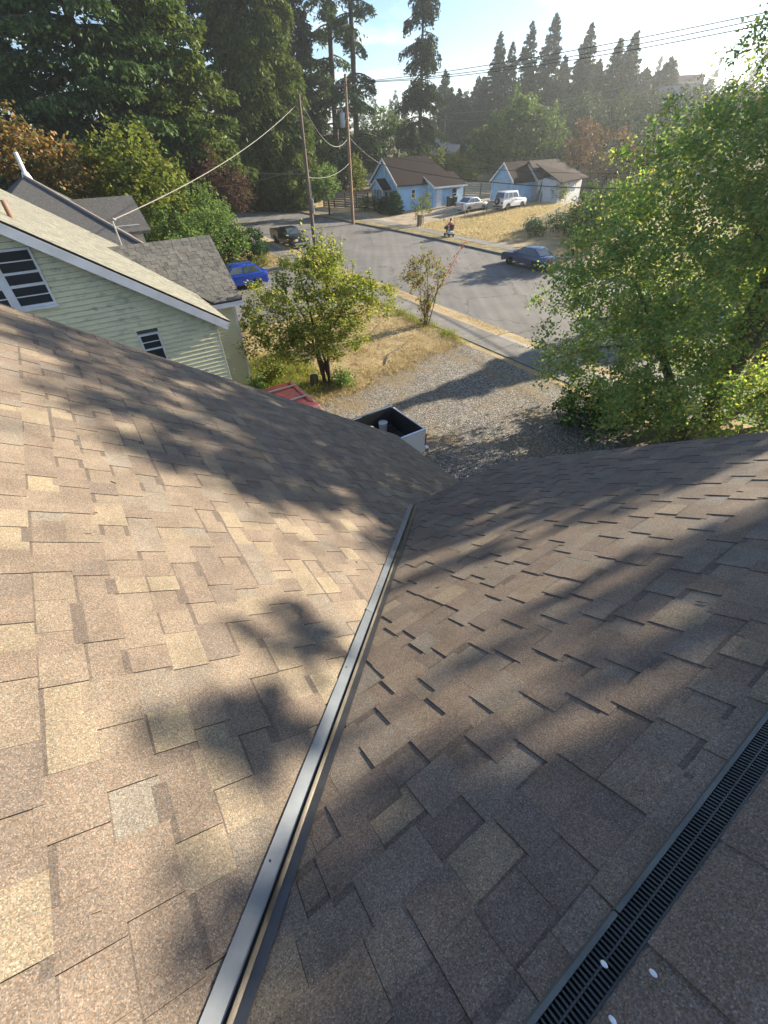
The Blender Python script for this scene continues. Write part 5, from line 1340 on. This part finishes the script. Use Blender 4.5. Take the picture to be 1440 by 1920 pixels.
# ---- the big maple at right (multi-stemmed)
broadleaf('maple_tree', 'big multi-stemmed maple with sunlit yellow-green leaves at the right edge', (11.0, 12.4, 0),
          [(-3.6, 0.6, 3.6, 3.0, 3.0, 2.6), (-1.2, 1.6, 5.2, 3.6, 3.2, 3.0), (1.0, 0.5, 7.0, 3.6, 3.2, 3.2), (2.4, -0.4, 8.6, 2.8, 2.8, 2.6), (-3.0, -0.6, 2.6, 2.6, 2.0, 1.7), (3.6, -1.5, 5.5, 3.0, 3.0, 3.2), (-0.5, 3.0, 3.4, 3.5, 2.5, 2.2), (0.6, 0.6, 9.4, 1.5, 1.5, 1.6), (3.2, -2.2, 2.6, 3.0, 2.4, 1.8), (0.2, -1.6, 2.0, 2.6, 1.8, 1.3), (0.4, 2.8, 8.4, 2.3, 2.2, 2.5), (-2.4, 2.6, 7.2, 1.9, 1.9, 1.8), (-0.8, 3.0, 6.6, 2.6, 2.2, 2.4), (2.2, 2.4, 10.0, 1.8, 1.8, 2.0), (-4.4, 1.4, 5.0, 1.7, 1.7, 1.7), (1.2, 0.4, 1.9, 3.0, 1.8, 1.2), (-1.5, -0.8, 1.5, 2.2, 1.5, 1.0), (4.0, -1.5, 2.2, 2.2, 2.0, 1.6)],
          1750, 78, 0.105, 0.4, L_MAP, BARKG, trunk_r=0.3, stems=7, seed=5, limbs=110, base_spread=0.5, kind='maple', up=0.35, shoots=44, zmin=0.5, fork=0.15, twig=0.006)
# ---- tall trees beyond the right edge that shade the roof
def grid_ells(rows):                   # (ds, dn, z, rs, rn, rz) along the street grid -> local x, y
    return [(n*cG-s*sG, n*sG+s*cG, z, (r+q)/2, (r+q)/2, h) for s, n, z, r, q, h in rows]
rel = lambda s0, rows: grid_ells([(s-s0, dn_, z, r, r, h) for s, dn_, z, r, h in rows])
shade = [(-3.2, 10.9, 3.0, 3.2), (-0.95, 12.9, 0.85, 1.0), (-0.75, 12.0, 0.9, 1.2), (-1.7, 12.6, 1.3, 1.5), (-0.55, 13.65, 0.4, 0.45), (-0.3, 12.9, 0.45, 0.6), (0.9, 11.4, 1.0, 1.4), (1.75, 11.1, 1.0, 1.4), (0.35, 12.0, 0.7, 1.0), (-1.35, 14.2, 0.7, 0.9), (-2.1, 13.9, 1.0, 1.2), (-0.85, 14.0, 0.45, 0.5), (-3.2, 13.0, 1.6, 1.8)]
shade += [(0.12, 14.1, 0.2, 0.15)]*3 + [(0.5, 13.75, 0.2, 0.12)]*3 + [(-0.2, 14.5, 0.2, 0.12)] + [(-0.42, 14.2, 0.2, 0.16)]
broadleaf('tall_maple', 'tall broadleaf tree past the right edge whose shadow dapples the roof', (*W(-3.0, 14.5)[:2], 0),
          rel(-3.0, [(s+0.24, 0, z-2.66, r, h) for s, z, r, h in shade]),
          1500, 36, 0.16, 0.15, L_MAP, BARK, trunk_r=0.3, seed=9, limbs=60, bias=0.5)
broadleaf('tall_maple', 'second tall broadleaf tree past the right edge behind the big maple', (*W(5.2, 22.0)[:2], 0),
          rel(5.2, [(5.2, 0, 10.95, 3.7, 4.6), (3.2, 0, 12.6, 1.4, 1.9), (4.2, 0.5, 8.0, 3.0, 3.0)]),
          480, 80, 0.15, 0.3, L_MAP, BARK, trunk_r=0.3, seed=19, limbs=50, shoots=14, bias=0.55)
conifer('wide_fir', 'short wide fir across the street past the right edge', (*W(11.0, 36.6)[:2], 0), 10.2, 3.6, L_FIR, nb=150, dens=40, seed=77, spray=(0.5, 0.2), p=0.8, rag=0.2)
broadleaf('round_tree', 'round broadleaf tree on the lot behind the blue saloon and the maple', (*W(24.2, 37.6)[:2], 0.1), [(0, 0, 3.0, 2.3, 2.3, 1.9), (-1.0, -0.8, 2.5, 1.8, 1.8, 1.5)], 170, 50, 0.16, 0.3, L_MID, BARK, trunk_r=0.2, seed=88, limbs=20)

# ---- the small spreading tree in the yard
broadleaf('small_yard_tree', 'small spreading green tree on the dry yard behind the red car', (-2.3, 17.2, 0),
          [(-0.1, 0.2, 3.3, 1.9, 1.9, 1.5), (-1.9, -0.1, 2.3, 1.9, 1.6, 0.9), (1.6, 0.5, 3.0, 1.7, 1.5, 1.0), (0.3, 0.4, 4.3, 1.1, 1.1, 0.9), (1.9, 0.8, 3.5, 1.2, 1.0, 0.6), (-2.3, 0.6, 3.2, 1.3, 1.0, 0.6), (-0.6, -0.9, 1.9, 1.6, 1.0, 0.7), (0.3, -0.5, 2.3, 1.7, 1.3, 0.9)],
          430, 48, 0.105, 0.23, L_SM, BARK, trunk_r=0.13, stems=6, seed=12, limbs=90, base_spread=0.22, up=0.8, shoots=30, zmin=0.9, flat=0.5, lift=0.12, twig=0.004)
# ---- the sapling by the pavement
sp = broadleaf('leggy_sapling', 'leggy sapling with reddish branch tips beside the near pavement', (2.5, 24.3, 0),
          [(0, 0, 0.8, 0.45, 0.45, 0.8), (0.1, 0, 1.2, 0.5, 0.5, 0.8), (-0.7, 0.1, 2.4, 0.75, 0.6, 0.8), (0.7, 0, 2.3, 0.7, 0.6, 0.8), (-0.2, 0, 3.0, 0.9, 0.7, 0.7)],
          150, 17, 0.1, 0.16, L_SAP, BARKG, trunk_r=0.05, stems=7, seed=31, limbs=60, base_spread=0.18, up=0.4, zmin=0.1, bias=0.5, twig=0.003)
rs = np.random.RandomState(8); a = np.array([0.9, 0, 2.2]); b = np.array([1.9, 0.2, 3.95])
tt = rs.uniform(0, 1, 75)[:, None]; V, F = leaf_faces(a*(1-tt)+b*tt+rs.normal(size=(75, 3))*0.11, 0.11, rs)
fmesh('red_leaves', V, F, L_REDL, sp); MB().tube([(0.1, 0, 0.6), (0.7, 0, 1.9), tuple(b)], [0.03, 0.02, 0.006], 5).build('branch', BARKG, sp)

# ---- left: conifers and broadleaf trees behind the yellow house
def at2(px, dist, dz=0.0):
    x, y = aim(px, dist); return (x, y, hxy(x, y)+dz)
conifer('large_fir', 'leftmost of the huge dark firs behind the yellow house', at2(70, 68), 36, 8.5, L_FIR, nb=150, dens=80, seed=1, spray=(0.55, 0.17), bare=0.04, p=0.6, droop=0.3, hang=0.7)
conifer('large_fir', 'middle of the huge dark firs behind the yellow house', at2(225, 63), 38, 8.8, L_FIR, nb=160, dens=80, seed=2, spray=(0.55, 0.17), bare=0.04, p=0.6, droop=0.3, hang=0.7)
conifer('large_fir', 'rightmost of the huge dark firs behind the yellow house, with sunlit branches', at2(345, 66), 36, 8.0, L_CED, nb=170, dens=85, seed=3, spray=(0.55, 0.17), bare=0.03, p=0.6, droop=0.32, hang=0.7)
broadleaf('chestnut_tree', 'chestnut tree with orange-browned leaves at the far left', at2(45, 47), [(0, 0, 7.6, 3.0, 2.6, 2.4), (2.0, 1, 6.2, 2.2, 2.2, 2.2), (-3, 0, 7.4, 2.4, 2.4, 2.4)], 190, 46, 0.26, 0.5, L_OAK, BARK, trunk_r=0.3, seed=41, limbs=30)
broadleaf('olive_leaved_tree', 'round tree with olive and rust leaves right of the chestnut', at2(235, 48), [(0, 0, 6.2, 4.0, 3.5, 3.0), (2.2, -1, 4.6, 3.2, 3.0, 2.6), (-2.6, 0, 5, 2.6, 2.6, 2.4)], 210, 32, 0.32, 0.55, L_OLV, BARK, trunk_r=0.26, seed=42, limbs=30)
for i, (x, y, r, h, lab) in enumerate([(-17.3, 41.0, 2.4, 4.2, 'leafy green laurel bush right behind the yellow house roof'), (-14.2, 42.5, 2.5, 3.9, 'bright green laurel bush in the middle of the hedge'), (-12.6, 40.2, 1.9, 2.7, 'bright green laurel bush just above the blue hatchback'), (-20.5, 44.5, 2.6, 4.6, 'tall green laurel bush at the left end of the hedge'), (-16.2, 46.5, 2.4, 5.2, 'back row laurel bush below the purple plum'), (-14.8, 37.6, 1.9, 2.6, 'low laurel bush beside the grey annex roof')]):
    broadleaf('laurel_bush', lab, (x, y, 0), [(0, 0, h*0.5, r, r, h*0.5), (0.5*r, 0.3, h*0.62, r*0.6, r*0.6, h*0.36)], 130, 38, 0.17, 0.3, L_GRN, BARK, trunk_r=0.08, stems=4, seed=50+i, limbs=14, group='laurel bushes in the hedge', cat='bush', shoots=14)
broadleaf('round_bush', 'dark green clipped round bush at the hedge end near the black pickup', (-10.6, 41.6, 0), [(0, 0, 1.2, 1.25, 1.25, 1.25)], 170, 36, 0.12, 0.16, L_YEW, BARK, trunk_r=0.07, seed=60, limbs=8, cat='bush', bias=0.3)
broadleaf('purple_plum', 'purple-leaved plum tree at the street edge beyond the hedge', (-17.3, 58.0, 0), [(0, 0, 4.3, 3.2, 2.9, 2.6), (1.8, 0, 3.6, 1.9, 2, 2.0), (-1, 0, 5.8, 2, 2, 1.6)], 210, 36, 0.2, 0.42, L_PLUM, BARK, trunk_r=0.2, seed=61, limbs=26, shoots=10)
# ---- centre: the big cedar, firs, the lone fir
conifer('tall_cedar', 'broad dense cedar standing at the bend of the street', at2(512, 80), 40, 7.4, L_CED, nb=300, dens=90, seed=4, spray=(0.6, 0.16), bare=0.03, p=0.5, droop=0.5, hang=1.1, rag=0.25, tipup=0.05)
conifer('tall_fir', 'tall thin fir directly right of the broad cedar', at2(645, 98), 42, 5.2, L_FIR, nb=100, dens=62, seed=14, spray=(0.6, 0.17), bare=0.1, p=0.55, droop=0.4, hang=0.9, gap=0.3)
conifer('tall_fir', 'tall fir with bare gaps between the cedar and the open sky', at2(685, 92), 40, 5.0, L_FIR, nb=105, dens=62, seed=15, spray=(0.6, 0.17), bare=0.08, p=0.5, droop=0.45, hang=0.9, gap=0.35)
conifer('lone_fir', 'lone ragged fir rising against the sky behind the blue cottage', at2(803, 97), 27.0, 4.6, L_DKF, nb=200, dens=62, seed=16, spray=(0.5, 0.15), bare=0.1, p=0.42, droop=0.5, hang=1.0, gap=0.36, rag=0.5, trunk_r=0.42)
broadleaf('lime_tree', 'mid green broadleaf tree below the firs left of the blue cottage', at2(735, 100), [(0, 0, 6.8, 4.8, 4, 4.2), (2.6, 0, 6.0, 3.6, 3, 3.6), (-3, 0, 5, 3.5, 3, 3.5)], 200, 30, 0.38, 0.6, L_MID, BARK, trunk_r=0.3, seed=62, limbs=20)
broadleaf('street_tree', 'small bright green tree by the pavement in front of the board fence', at2(622, 68.5), [(0, 0, 3.3, 1.9, 1.8, 1.9), (-1.2, 0, 3.0, 1.4, 1.4, 1.4)], 110, 30, 0.22, 0.34, L_GRN, BARK, trunk_r=0.14, seed=63, limbs=18)
broadleaf('street_tree', 'slender pale green tree between the fence and the blue cottage', at2(683, 78), [(0, 0, 3.4, 1.5, 1.3, 2.2)], 70, 28, 0.24, 0.32, L_OLV, BARK, trunk_r=0.1, seed=64, limbs=12)
broadleaf('street_tree', 'small dark tree by the pavement left of the dark pole', at2(548, 78), [(0, 0, 2.9, 1.6, 1.5, 1.7)], 80, 28, 0.24, 0.32, L_MID, BARK, trunk_r=0.12, seed=65, limbs=12)
for i, (px, d, h, r, lab) in enumerate([(560, 84, 20, 4.5, 'dark conifer behind the foot of the broad cedar'), (450, 92, 30, 6.0, 'dark conifer in the gap left of the broad cedar'), (590, 96, 26, 5.5, 'dark conifer in the gap right of the broad cedar')]):
    conifer('background_conifer', lab, at2(px, d), h, r, L_DKF, nb=150, dens=50, seed=90+i, spray=(0.65, 0.22), bare=0.02, p=0.6, hang=0.8, group='conifers filling the gaps behind the cedar')
for i, (px, d, r, lab) in enumerate([(430, 88, 3.5, 'left dark undergrowth tree at the street end'), (485, 98, 4.0, 'middle dark undergrowth tree at the street end'), (655, 90, 3.8, 'dark undergrowth tree behind the board fence'), (600, 88, 3.4, 'dark undergrowth tree behind the tan pole'), (795, 105, 4.2, 'dark undergrowth tree at the foot of the lone fir'), (845, 95, 2.6, 'pale slender tree behind the blue cottage roof'), (880, 88, 2.6, 'small tree between the blue cottage and the blue garage')]):
    broadleaf('undergrowth_tree', lab, at2(px, d), [(0, 0, r, r, r, r*1.05), (r*0.5, 0, r*0.7, r*0.7, r*0.7, r*0.7)], 90, 26, 0.36, 0.5, (L_MID, L_MID, L_MID, L_OLV, L_MID, L_OLV, L_OLV)[i], BARK, trunk_r=0.16, seed=70+i, limbs=10, group='undergrowth trees across the street')
# ---- right background
broadleaf('walnut_tree', 'big round broadleaf tree behind the blue garage and white shed', at2(985, 98), [(0, 0, 5.8, 7.2, 5, 4.6), (4.8, 0, 5.0, 4.2, 4, 4.0), (-4.6, 0, 4.4, 4, 4, 3.8), (0.5, 0, 8.6, 4.0, 3.5, 2.4)], 380, 34, 0.42, 0.62, L_MID, BARK, trunk_r=0.4, seed=80, limbs=26, shoots=20)
broadleaf('withered_tree', 'brown withered tree with dead leaves behind the white shed', at2(1112, 92), [(0, 0, 5.0, 2.6, 2.2, 3.2)], 80, 24, 0.3, 0.42, L_BRN, BARK, trunk_r=0.18, seed=81, limbs=30)
broadleaf('withered_tree', 'wide brown thicket right of the white shed', at2(1172, 86), [(0, 0, 3.6, 4.4, 3, 3.4), (3.5, 0, 3.4, 3.4, 3, 3.2)], 150, 26, 0.3, 0.46, L_BRN, BARK, trunk_r=0.18, seed=82, limbs=30)
ords = ['first', 'second', 'third', 'fourth', 'fifth', 'sixth', 'seventh', 'eighth', 'ninth', 'tenth', 'eleventh', 'twelfth', 'thirteenth', 'fourteenth']
spec = [(846, 138, 165, 4.2), (872, 170, 150, 4.0), (905, 150, 165, 4.4), (936, 82, 150, 3.6), (958, 97, 152, 3.6), (986, 68, 146, 4.2), (1024, 57, 145, 4.0), (1052, 120, 158, 4.2), (1086, 74, 146, 4.4), (1112, 128, 150, 3.6), (1141, 98, 140, 4.0), (1165, 88, 138, 4.0), (1198, 190, 150, 5.0), (1237, 128, 142, 5.0)]
for i, (px, ty, d, r) in enumerate(spec):
    x, y, z = at2(px, d); hor = 250-(px-720)*0.0228
    top = CAM_H + (hor-ty)/1426*d/math.cos(math.atan((px-720)/1054))**0 ; H_ = max(8, top-z)
    conifer('skyline_conifer', 'dark conifer on the right skyline, %s from the left' % ords[i], (x, y, z-1.0), H_+1, r*(1.25 if i % 3 else 1.5), L_DKF, nb=int(150+H_*7), dens=22, seed=100+i, spray=(0.6, 0.2), bare=0.03, p=0.8, droop=0.2, hang=0.4, group='conifers on the right skyline', rag=0.32)
for i, px in enumerate(range(858, 1250, 28)):
    x, y, z = at2(px, 152); ty = 168+18*math.sin(i*2.3); H_ = max(6, CAM_H+(250-(px-720)*0.0228-ty)/1426*152-z)
    conifer('skyline_conifer', 'lower dark conifer filling the right skyline, %s from the left' % (ords+['fifteenth'])[i], (x, y, z-1.0), H_+1, 4.2, L_DKF, nb=int(130+H_*6), dens=18, seed=200+i, spray=(0.7, 0.26), bare=0.02, p=0.7, droop=0.2, hang=0.4, group='lower conifers on the right skyline', rag=0.35)
for i, (px, d, r, h) in enumerate([(900, 128, 4.5, 6), (948, 125, 5, 7), (1040, 128, 6, 8), (1095, 120, 5.5, 9), (1150, 118, 6, 8), (1205, 115, 6, 9), (1255, 112, 5, 7), (1120, 108, 4.0, 6), (1230, 98, 4.5, 6), (1300, 118, 6, 9), (1350, 110, 6, 9), (1400, 105, 6, 9)]):
    broadleaf('hillside_tree', 'dark rounded tree on the right-hand slope, %s from the left' % ords[i], at2(px, d, -1), [(0, 0, h*0.55, r, r*0.8, h*0.55), (r*0.4, 0, h*0.7, r*0.6, r*0.6, h*0.4)], 150, 30, 0.4, 0.65, L_HIL, BARK, trunk_r=0.2, seed=120+i, limbs=8, group='rounded trees on the right-hand slope')
# far woods on the horizon: one mass
rs = np.random.RandomState(3); P, D = [], []
for i in range(520):
    px = rs.uniform(-900, 2600); d = rs.uniform(240, 420); x, y = aim(px, d); z = hxy(x, y); h = rs.uniform(9, 19); r = rs.uniform(2, 3.8)
    m = 46; hh = rs.uniform(0, 1, m)**0.8; a = rs.uniform(0, 6.28, m); rr = r*(1-hh)**0.7*rs.uniform(0.5, 1.1, m)
    P.append(np.stack([x+np.cos(a)*rr, y+np.sin(a)*rr, z+hh*h], 1)); D.append(np.stack([np.cos(a), np.sin(a), -np.ones(m)], 1))
V, F = leaf_faces(np.concatenate(P), 2.2, rs, 0.3, asp=0.7, kind='spray', dirs=np.concatenate(D))
tag(fmesh('distant_wood', V, F, L_DKF), 'dark wood along the far horizon', 'wood', kind='stuff')

# ---- shrubs by the blue cottage
for s, n, h, r, lab in [(56.2, 38.2, 1.7, 0.85, 'clipped cone conifer left of the pair before the blue cottage'), (54.6, 38.6, 2.4, 1.2, 'larger clipped conifer of the pair before the blue cottage')]:
    x, y, _ = W(s, n)
    conifer('dwarf_conifer', lab, (x, y, hz(s, n)), h, r, L_YEW, nb=170, dens=34, seed=int(s*10), spray=(0.2, 0.09), bare=0.02, p=0.55, droop=0.0, hang=0.1, rag=0.12, trunk_r=0.07, group='clipped conifers by the blue cottage')
for i, (s, n, h, r, lm, lab) in enumerate([(60.3, 37.6, 1.5, 1.1, L_OLV, 'yellow-green shrub at the left front of the blue cottage'), (58.6, 38.2, 1.6, 0.9, L_OLV, 'twiggy shrub before the blue cottage porch'), (46.6, 36.8, 3.0, 1.3, L_OLV, 'tall pale shrub beside the wooden gate post'), (43.4, 57.2, 2.0, 1.1, L_OLV, 'round shrub in front of the white shed'), (36.5, 41.5, 1.0, 0.9, L_YEW, 'dark ivy clump on the chain-link fence, nearest the street'), (34.4, 40.0, 1.3, 1.3, L_YEW, 'dark ivy clump behind the blue saloon roof'), (34.0, 43.0, 1.4, 1.6, L_YEW, 'dark ivy mass midway along the chain-link fence'), (34.5, 47.0, 1.6, 1.8, L_YEW, 'dark ivy mass at the far end of the chain-link fence'), (30.5, 41.0, 2.0, 2.2, L_YEW, 'dark hedge clump right of the chain-link fence'), (31.5, 45.0, 2.2, 2.4, L_YEW, 'dark hedge clump behind the fence, seen through the maple'), (27.5, 38.5, 1.8, 2.0, L_YEW, 'dark hedge clump behind the tail of the blue saloon'), (31.0, 50.0, 2.6, 2.8, L_MID, 'green bush mass at the back right of the lot'), (36.5, 56.5, 2.8, 2.6, L_MID, 'green bush mass right of the white shed')]):
    x, y, _ = W(s - (2.4 if i > 3 else 0), n)
    broadleaf('shrub', lab, (x, y, hz(s, n)), [(0, 0, h*0.55, r, r, h*0.5)], int(60*max(1, r*r*0.6)), 26, 0.13, 0.24, lm, BARKG, trunk_r=0.04, stems=4, seed=140+i, limbs=16, cat='shrub', shoots=6)
# dark low bushes under the maple
for i, (x, y, r, h) in enumerate([(7.4, 13.2, 1.3, 1.5), (9.2, 13.8, 1.5, 1.8)]):
    broadleaf('juniper_bush', ['low dark bush under the left side of the maple', 'low dark bush at the maple trunks'][i], (x, y, 0), [(0, 0, h*0.45, r, r, h*0.5)], 120, 34, 0.1, 0.18, L_YEW, BARK, trunk_r=0.05, stems=3, seed=160+i, limbs=8, cat='bush')
# weeds by the yellow house and the pickup
for i, (s, n, h, r, lab) in enumerate([(17.2, 5.8, 1.0, 0.7, 'tall dry weed clump beside the yellow house corner'), (16.0, 4.5, 0.9, 0.6, 'green weed clump against the yellow house wall'), (14.9, 7.9, 0.6, 0.5, 'low green weeds beside the tree stump'), (38.2, 13.6, 0.8, 0.8, 'scrubby weeds on the bank by the black pickup'), (36.4, 14.9, 0.7, 0.8, 'olive weeds at the driveway corner by the pavement')]):
    x, y, _ = W(s, n)
    broadleaf('weed_clump', lab, (x, y, 0), [(0, 0, h*0.5, r, r, h*0.5)], 50, 22, 0.09, 0.16, (L_OLV, L_GRN, L_GRN, L_OLV, L_OLV)[i], BARKG, trunk_r=0.015, stems=5, seed=170+i, limbs=10, cat='weeds', shoots=8)
# ---- grass blades (uncountable)
def blades(name, pts, h, w_, mat, seed, lean=0.5):
    rs = np.random.RandomState(seed); n = len(pts); pts = np.asarray(pts)
    a = rs.uniform(0, 6.28, n); hh = h*rs.uniform(0.4, 1.4, n); ww = w_*rs.uniform(0.6, 1.3, n)
    le = rs.normal(size=(n, 2))*lean*hh[:, None]
    e = np.stack([np.cos(a)*ww, np.sin(a)*ww, np.zeros(n)], 1)
    top = pts+np.stack([le[:, 0], le[:, 1], hh], 1)
    V = np.stack([pts-e, pts+e, top], 1).reshape(-1, 3)
    return tag(fmesh(name, V, np.arange(n*3).reshape(n, 3), mat), kind='stuff')
def scatter(n, s0, s1, n0, n1, seed, keep=None, clump=0.0):
    rs = np.random.RandomState(seed); out = []
    if clump:
        k = n//14; cs_ = np.stack([rs.uniform(s0, s1, k), rs.uniform(n0, n1, k)], 1); q = cs_[rs.randint(0, k, n)]+rs.normal(size=(n, 2))*clump
    else: q = np.stack([rs.uniform(s0, s1, n), rs.uniform(n0, n1, n)], 1)
    for s, nn in q:
        if keep is None or keep(s, nn): out.append(W(s, nn, hz(s, nn)+0.0))
    return out
kp = lambda s, n: s > s_gravel(n)-0.25 and not (24.4 < s < 37.6 and 4.5 < n < 15.8) and n < 15.75
o = blades('dry_grass', scatter(30000, 13.2, 24.6, 3.6, 15.75, 1, kp, 0.22), 0.13, 0.012, L_DRY, 1); tag(o, 'dry straw-coloured grass of the near yard', 'grass')
rs = np.random.RandomState(77); nn = rs.uniform(3.8, 15.6, 6000)
o = blades('edge_straw', [W(s_gravel(n)+d, n, 0.02) for n, d in zip(nn, rs.normal(size=6000)*0.45)], 0.09, 0.012, L_DRY, 9, 0.9); tag(o, 'thin straw along the ragged edge of the gravel drive', 'straw')
o = blades('green_weeds', scatter(5200, 15.0, 20.0, 4.4, 7.6, 2, lambda s, n: n > 4.95, 0.3), 0.26, 0.014, L_WEED, 2); tag(o, 'green weeds and tall grass by the yellow house', 'weeds')
o = blades('pavement_weeds', scatter(4200, 15.6, 36.0, 15.2, 15.85, 3, None, 0.2), 0.22, 0.012, L_WEED, 3); tag(o, 'straggly weeds along the pavement edge of the near yard', 'weeds')
o = blades('lot_grass', scatter(30000, 33.0, 45.6, 35.4, 56.0, 4, lambda s, n: s > cs(max(38.6, n))-0.3, 0.5), 0.17, 0.03, L_LOT, 4); tag(o, 'dry golden grass of the vacant lot across the street', 'grass')
o = blades('verge_grass', scatter(7000, 15.3, 44, 17.45, 18.3, 5), 0.09, 0.012, L_DRY, 5); tag(o, 'bleached grass on the strip beside the near kerb', 'grass')
o = blades('bank_grass', scatter(6000, 37.0, 44, 9.0, 16.0, 6, lambda s, n: s > 37.6, 0.3), 0.24, 0.016, L_DRY, 6); tag(o, 'dry grass on the bank by the black pickup', 'grass')
o = blades('mound_grass', scatter(3000, 92, 99, 24, 36, 7), 0.9, 0.08, L_DRY, 7); tag(o, 'golden tall grass at the end of the street', 'grass')
o = blades('gravel_straw', scatter(9000, 5.5, 15.5, 4.6, 15.5, 8, lambda s, n: True, 0.35), 0.05, 0.012, L_DRY, 8, 1.2); tag(o, 'flattened straw scattered over the gravel drive', 'straw')

# ================================================================== AIR
hm = bpy.data.materials.new('haze air'); hm.use_nodes = True
hn, hl = hm.node_tree.nodes, hm.node_tree.links
for x in list(hn): hn.remove(x)
pv = hn.new('ShaderNodeVolumePrincipled'); pv.inputs['Color'].default_value = (0.86, 0.94, 1.0, 1)
pv.inputs['Density'].default_value = 0.00065; pv.inputs['Anisotropy'].default_value = 0.65
ho = hn.new('ShaderNodeOutputMaterial'); hl.new(pv.outputs[0], ho.inputs['Volume'])
hb = MB().box(-1300, 1300, -1300, 1300, -2.0, 62.0).build('haze', hm)
tag(hb, 'thin pale evening haze filling the air', 'haze', kind='stuff')
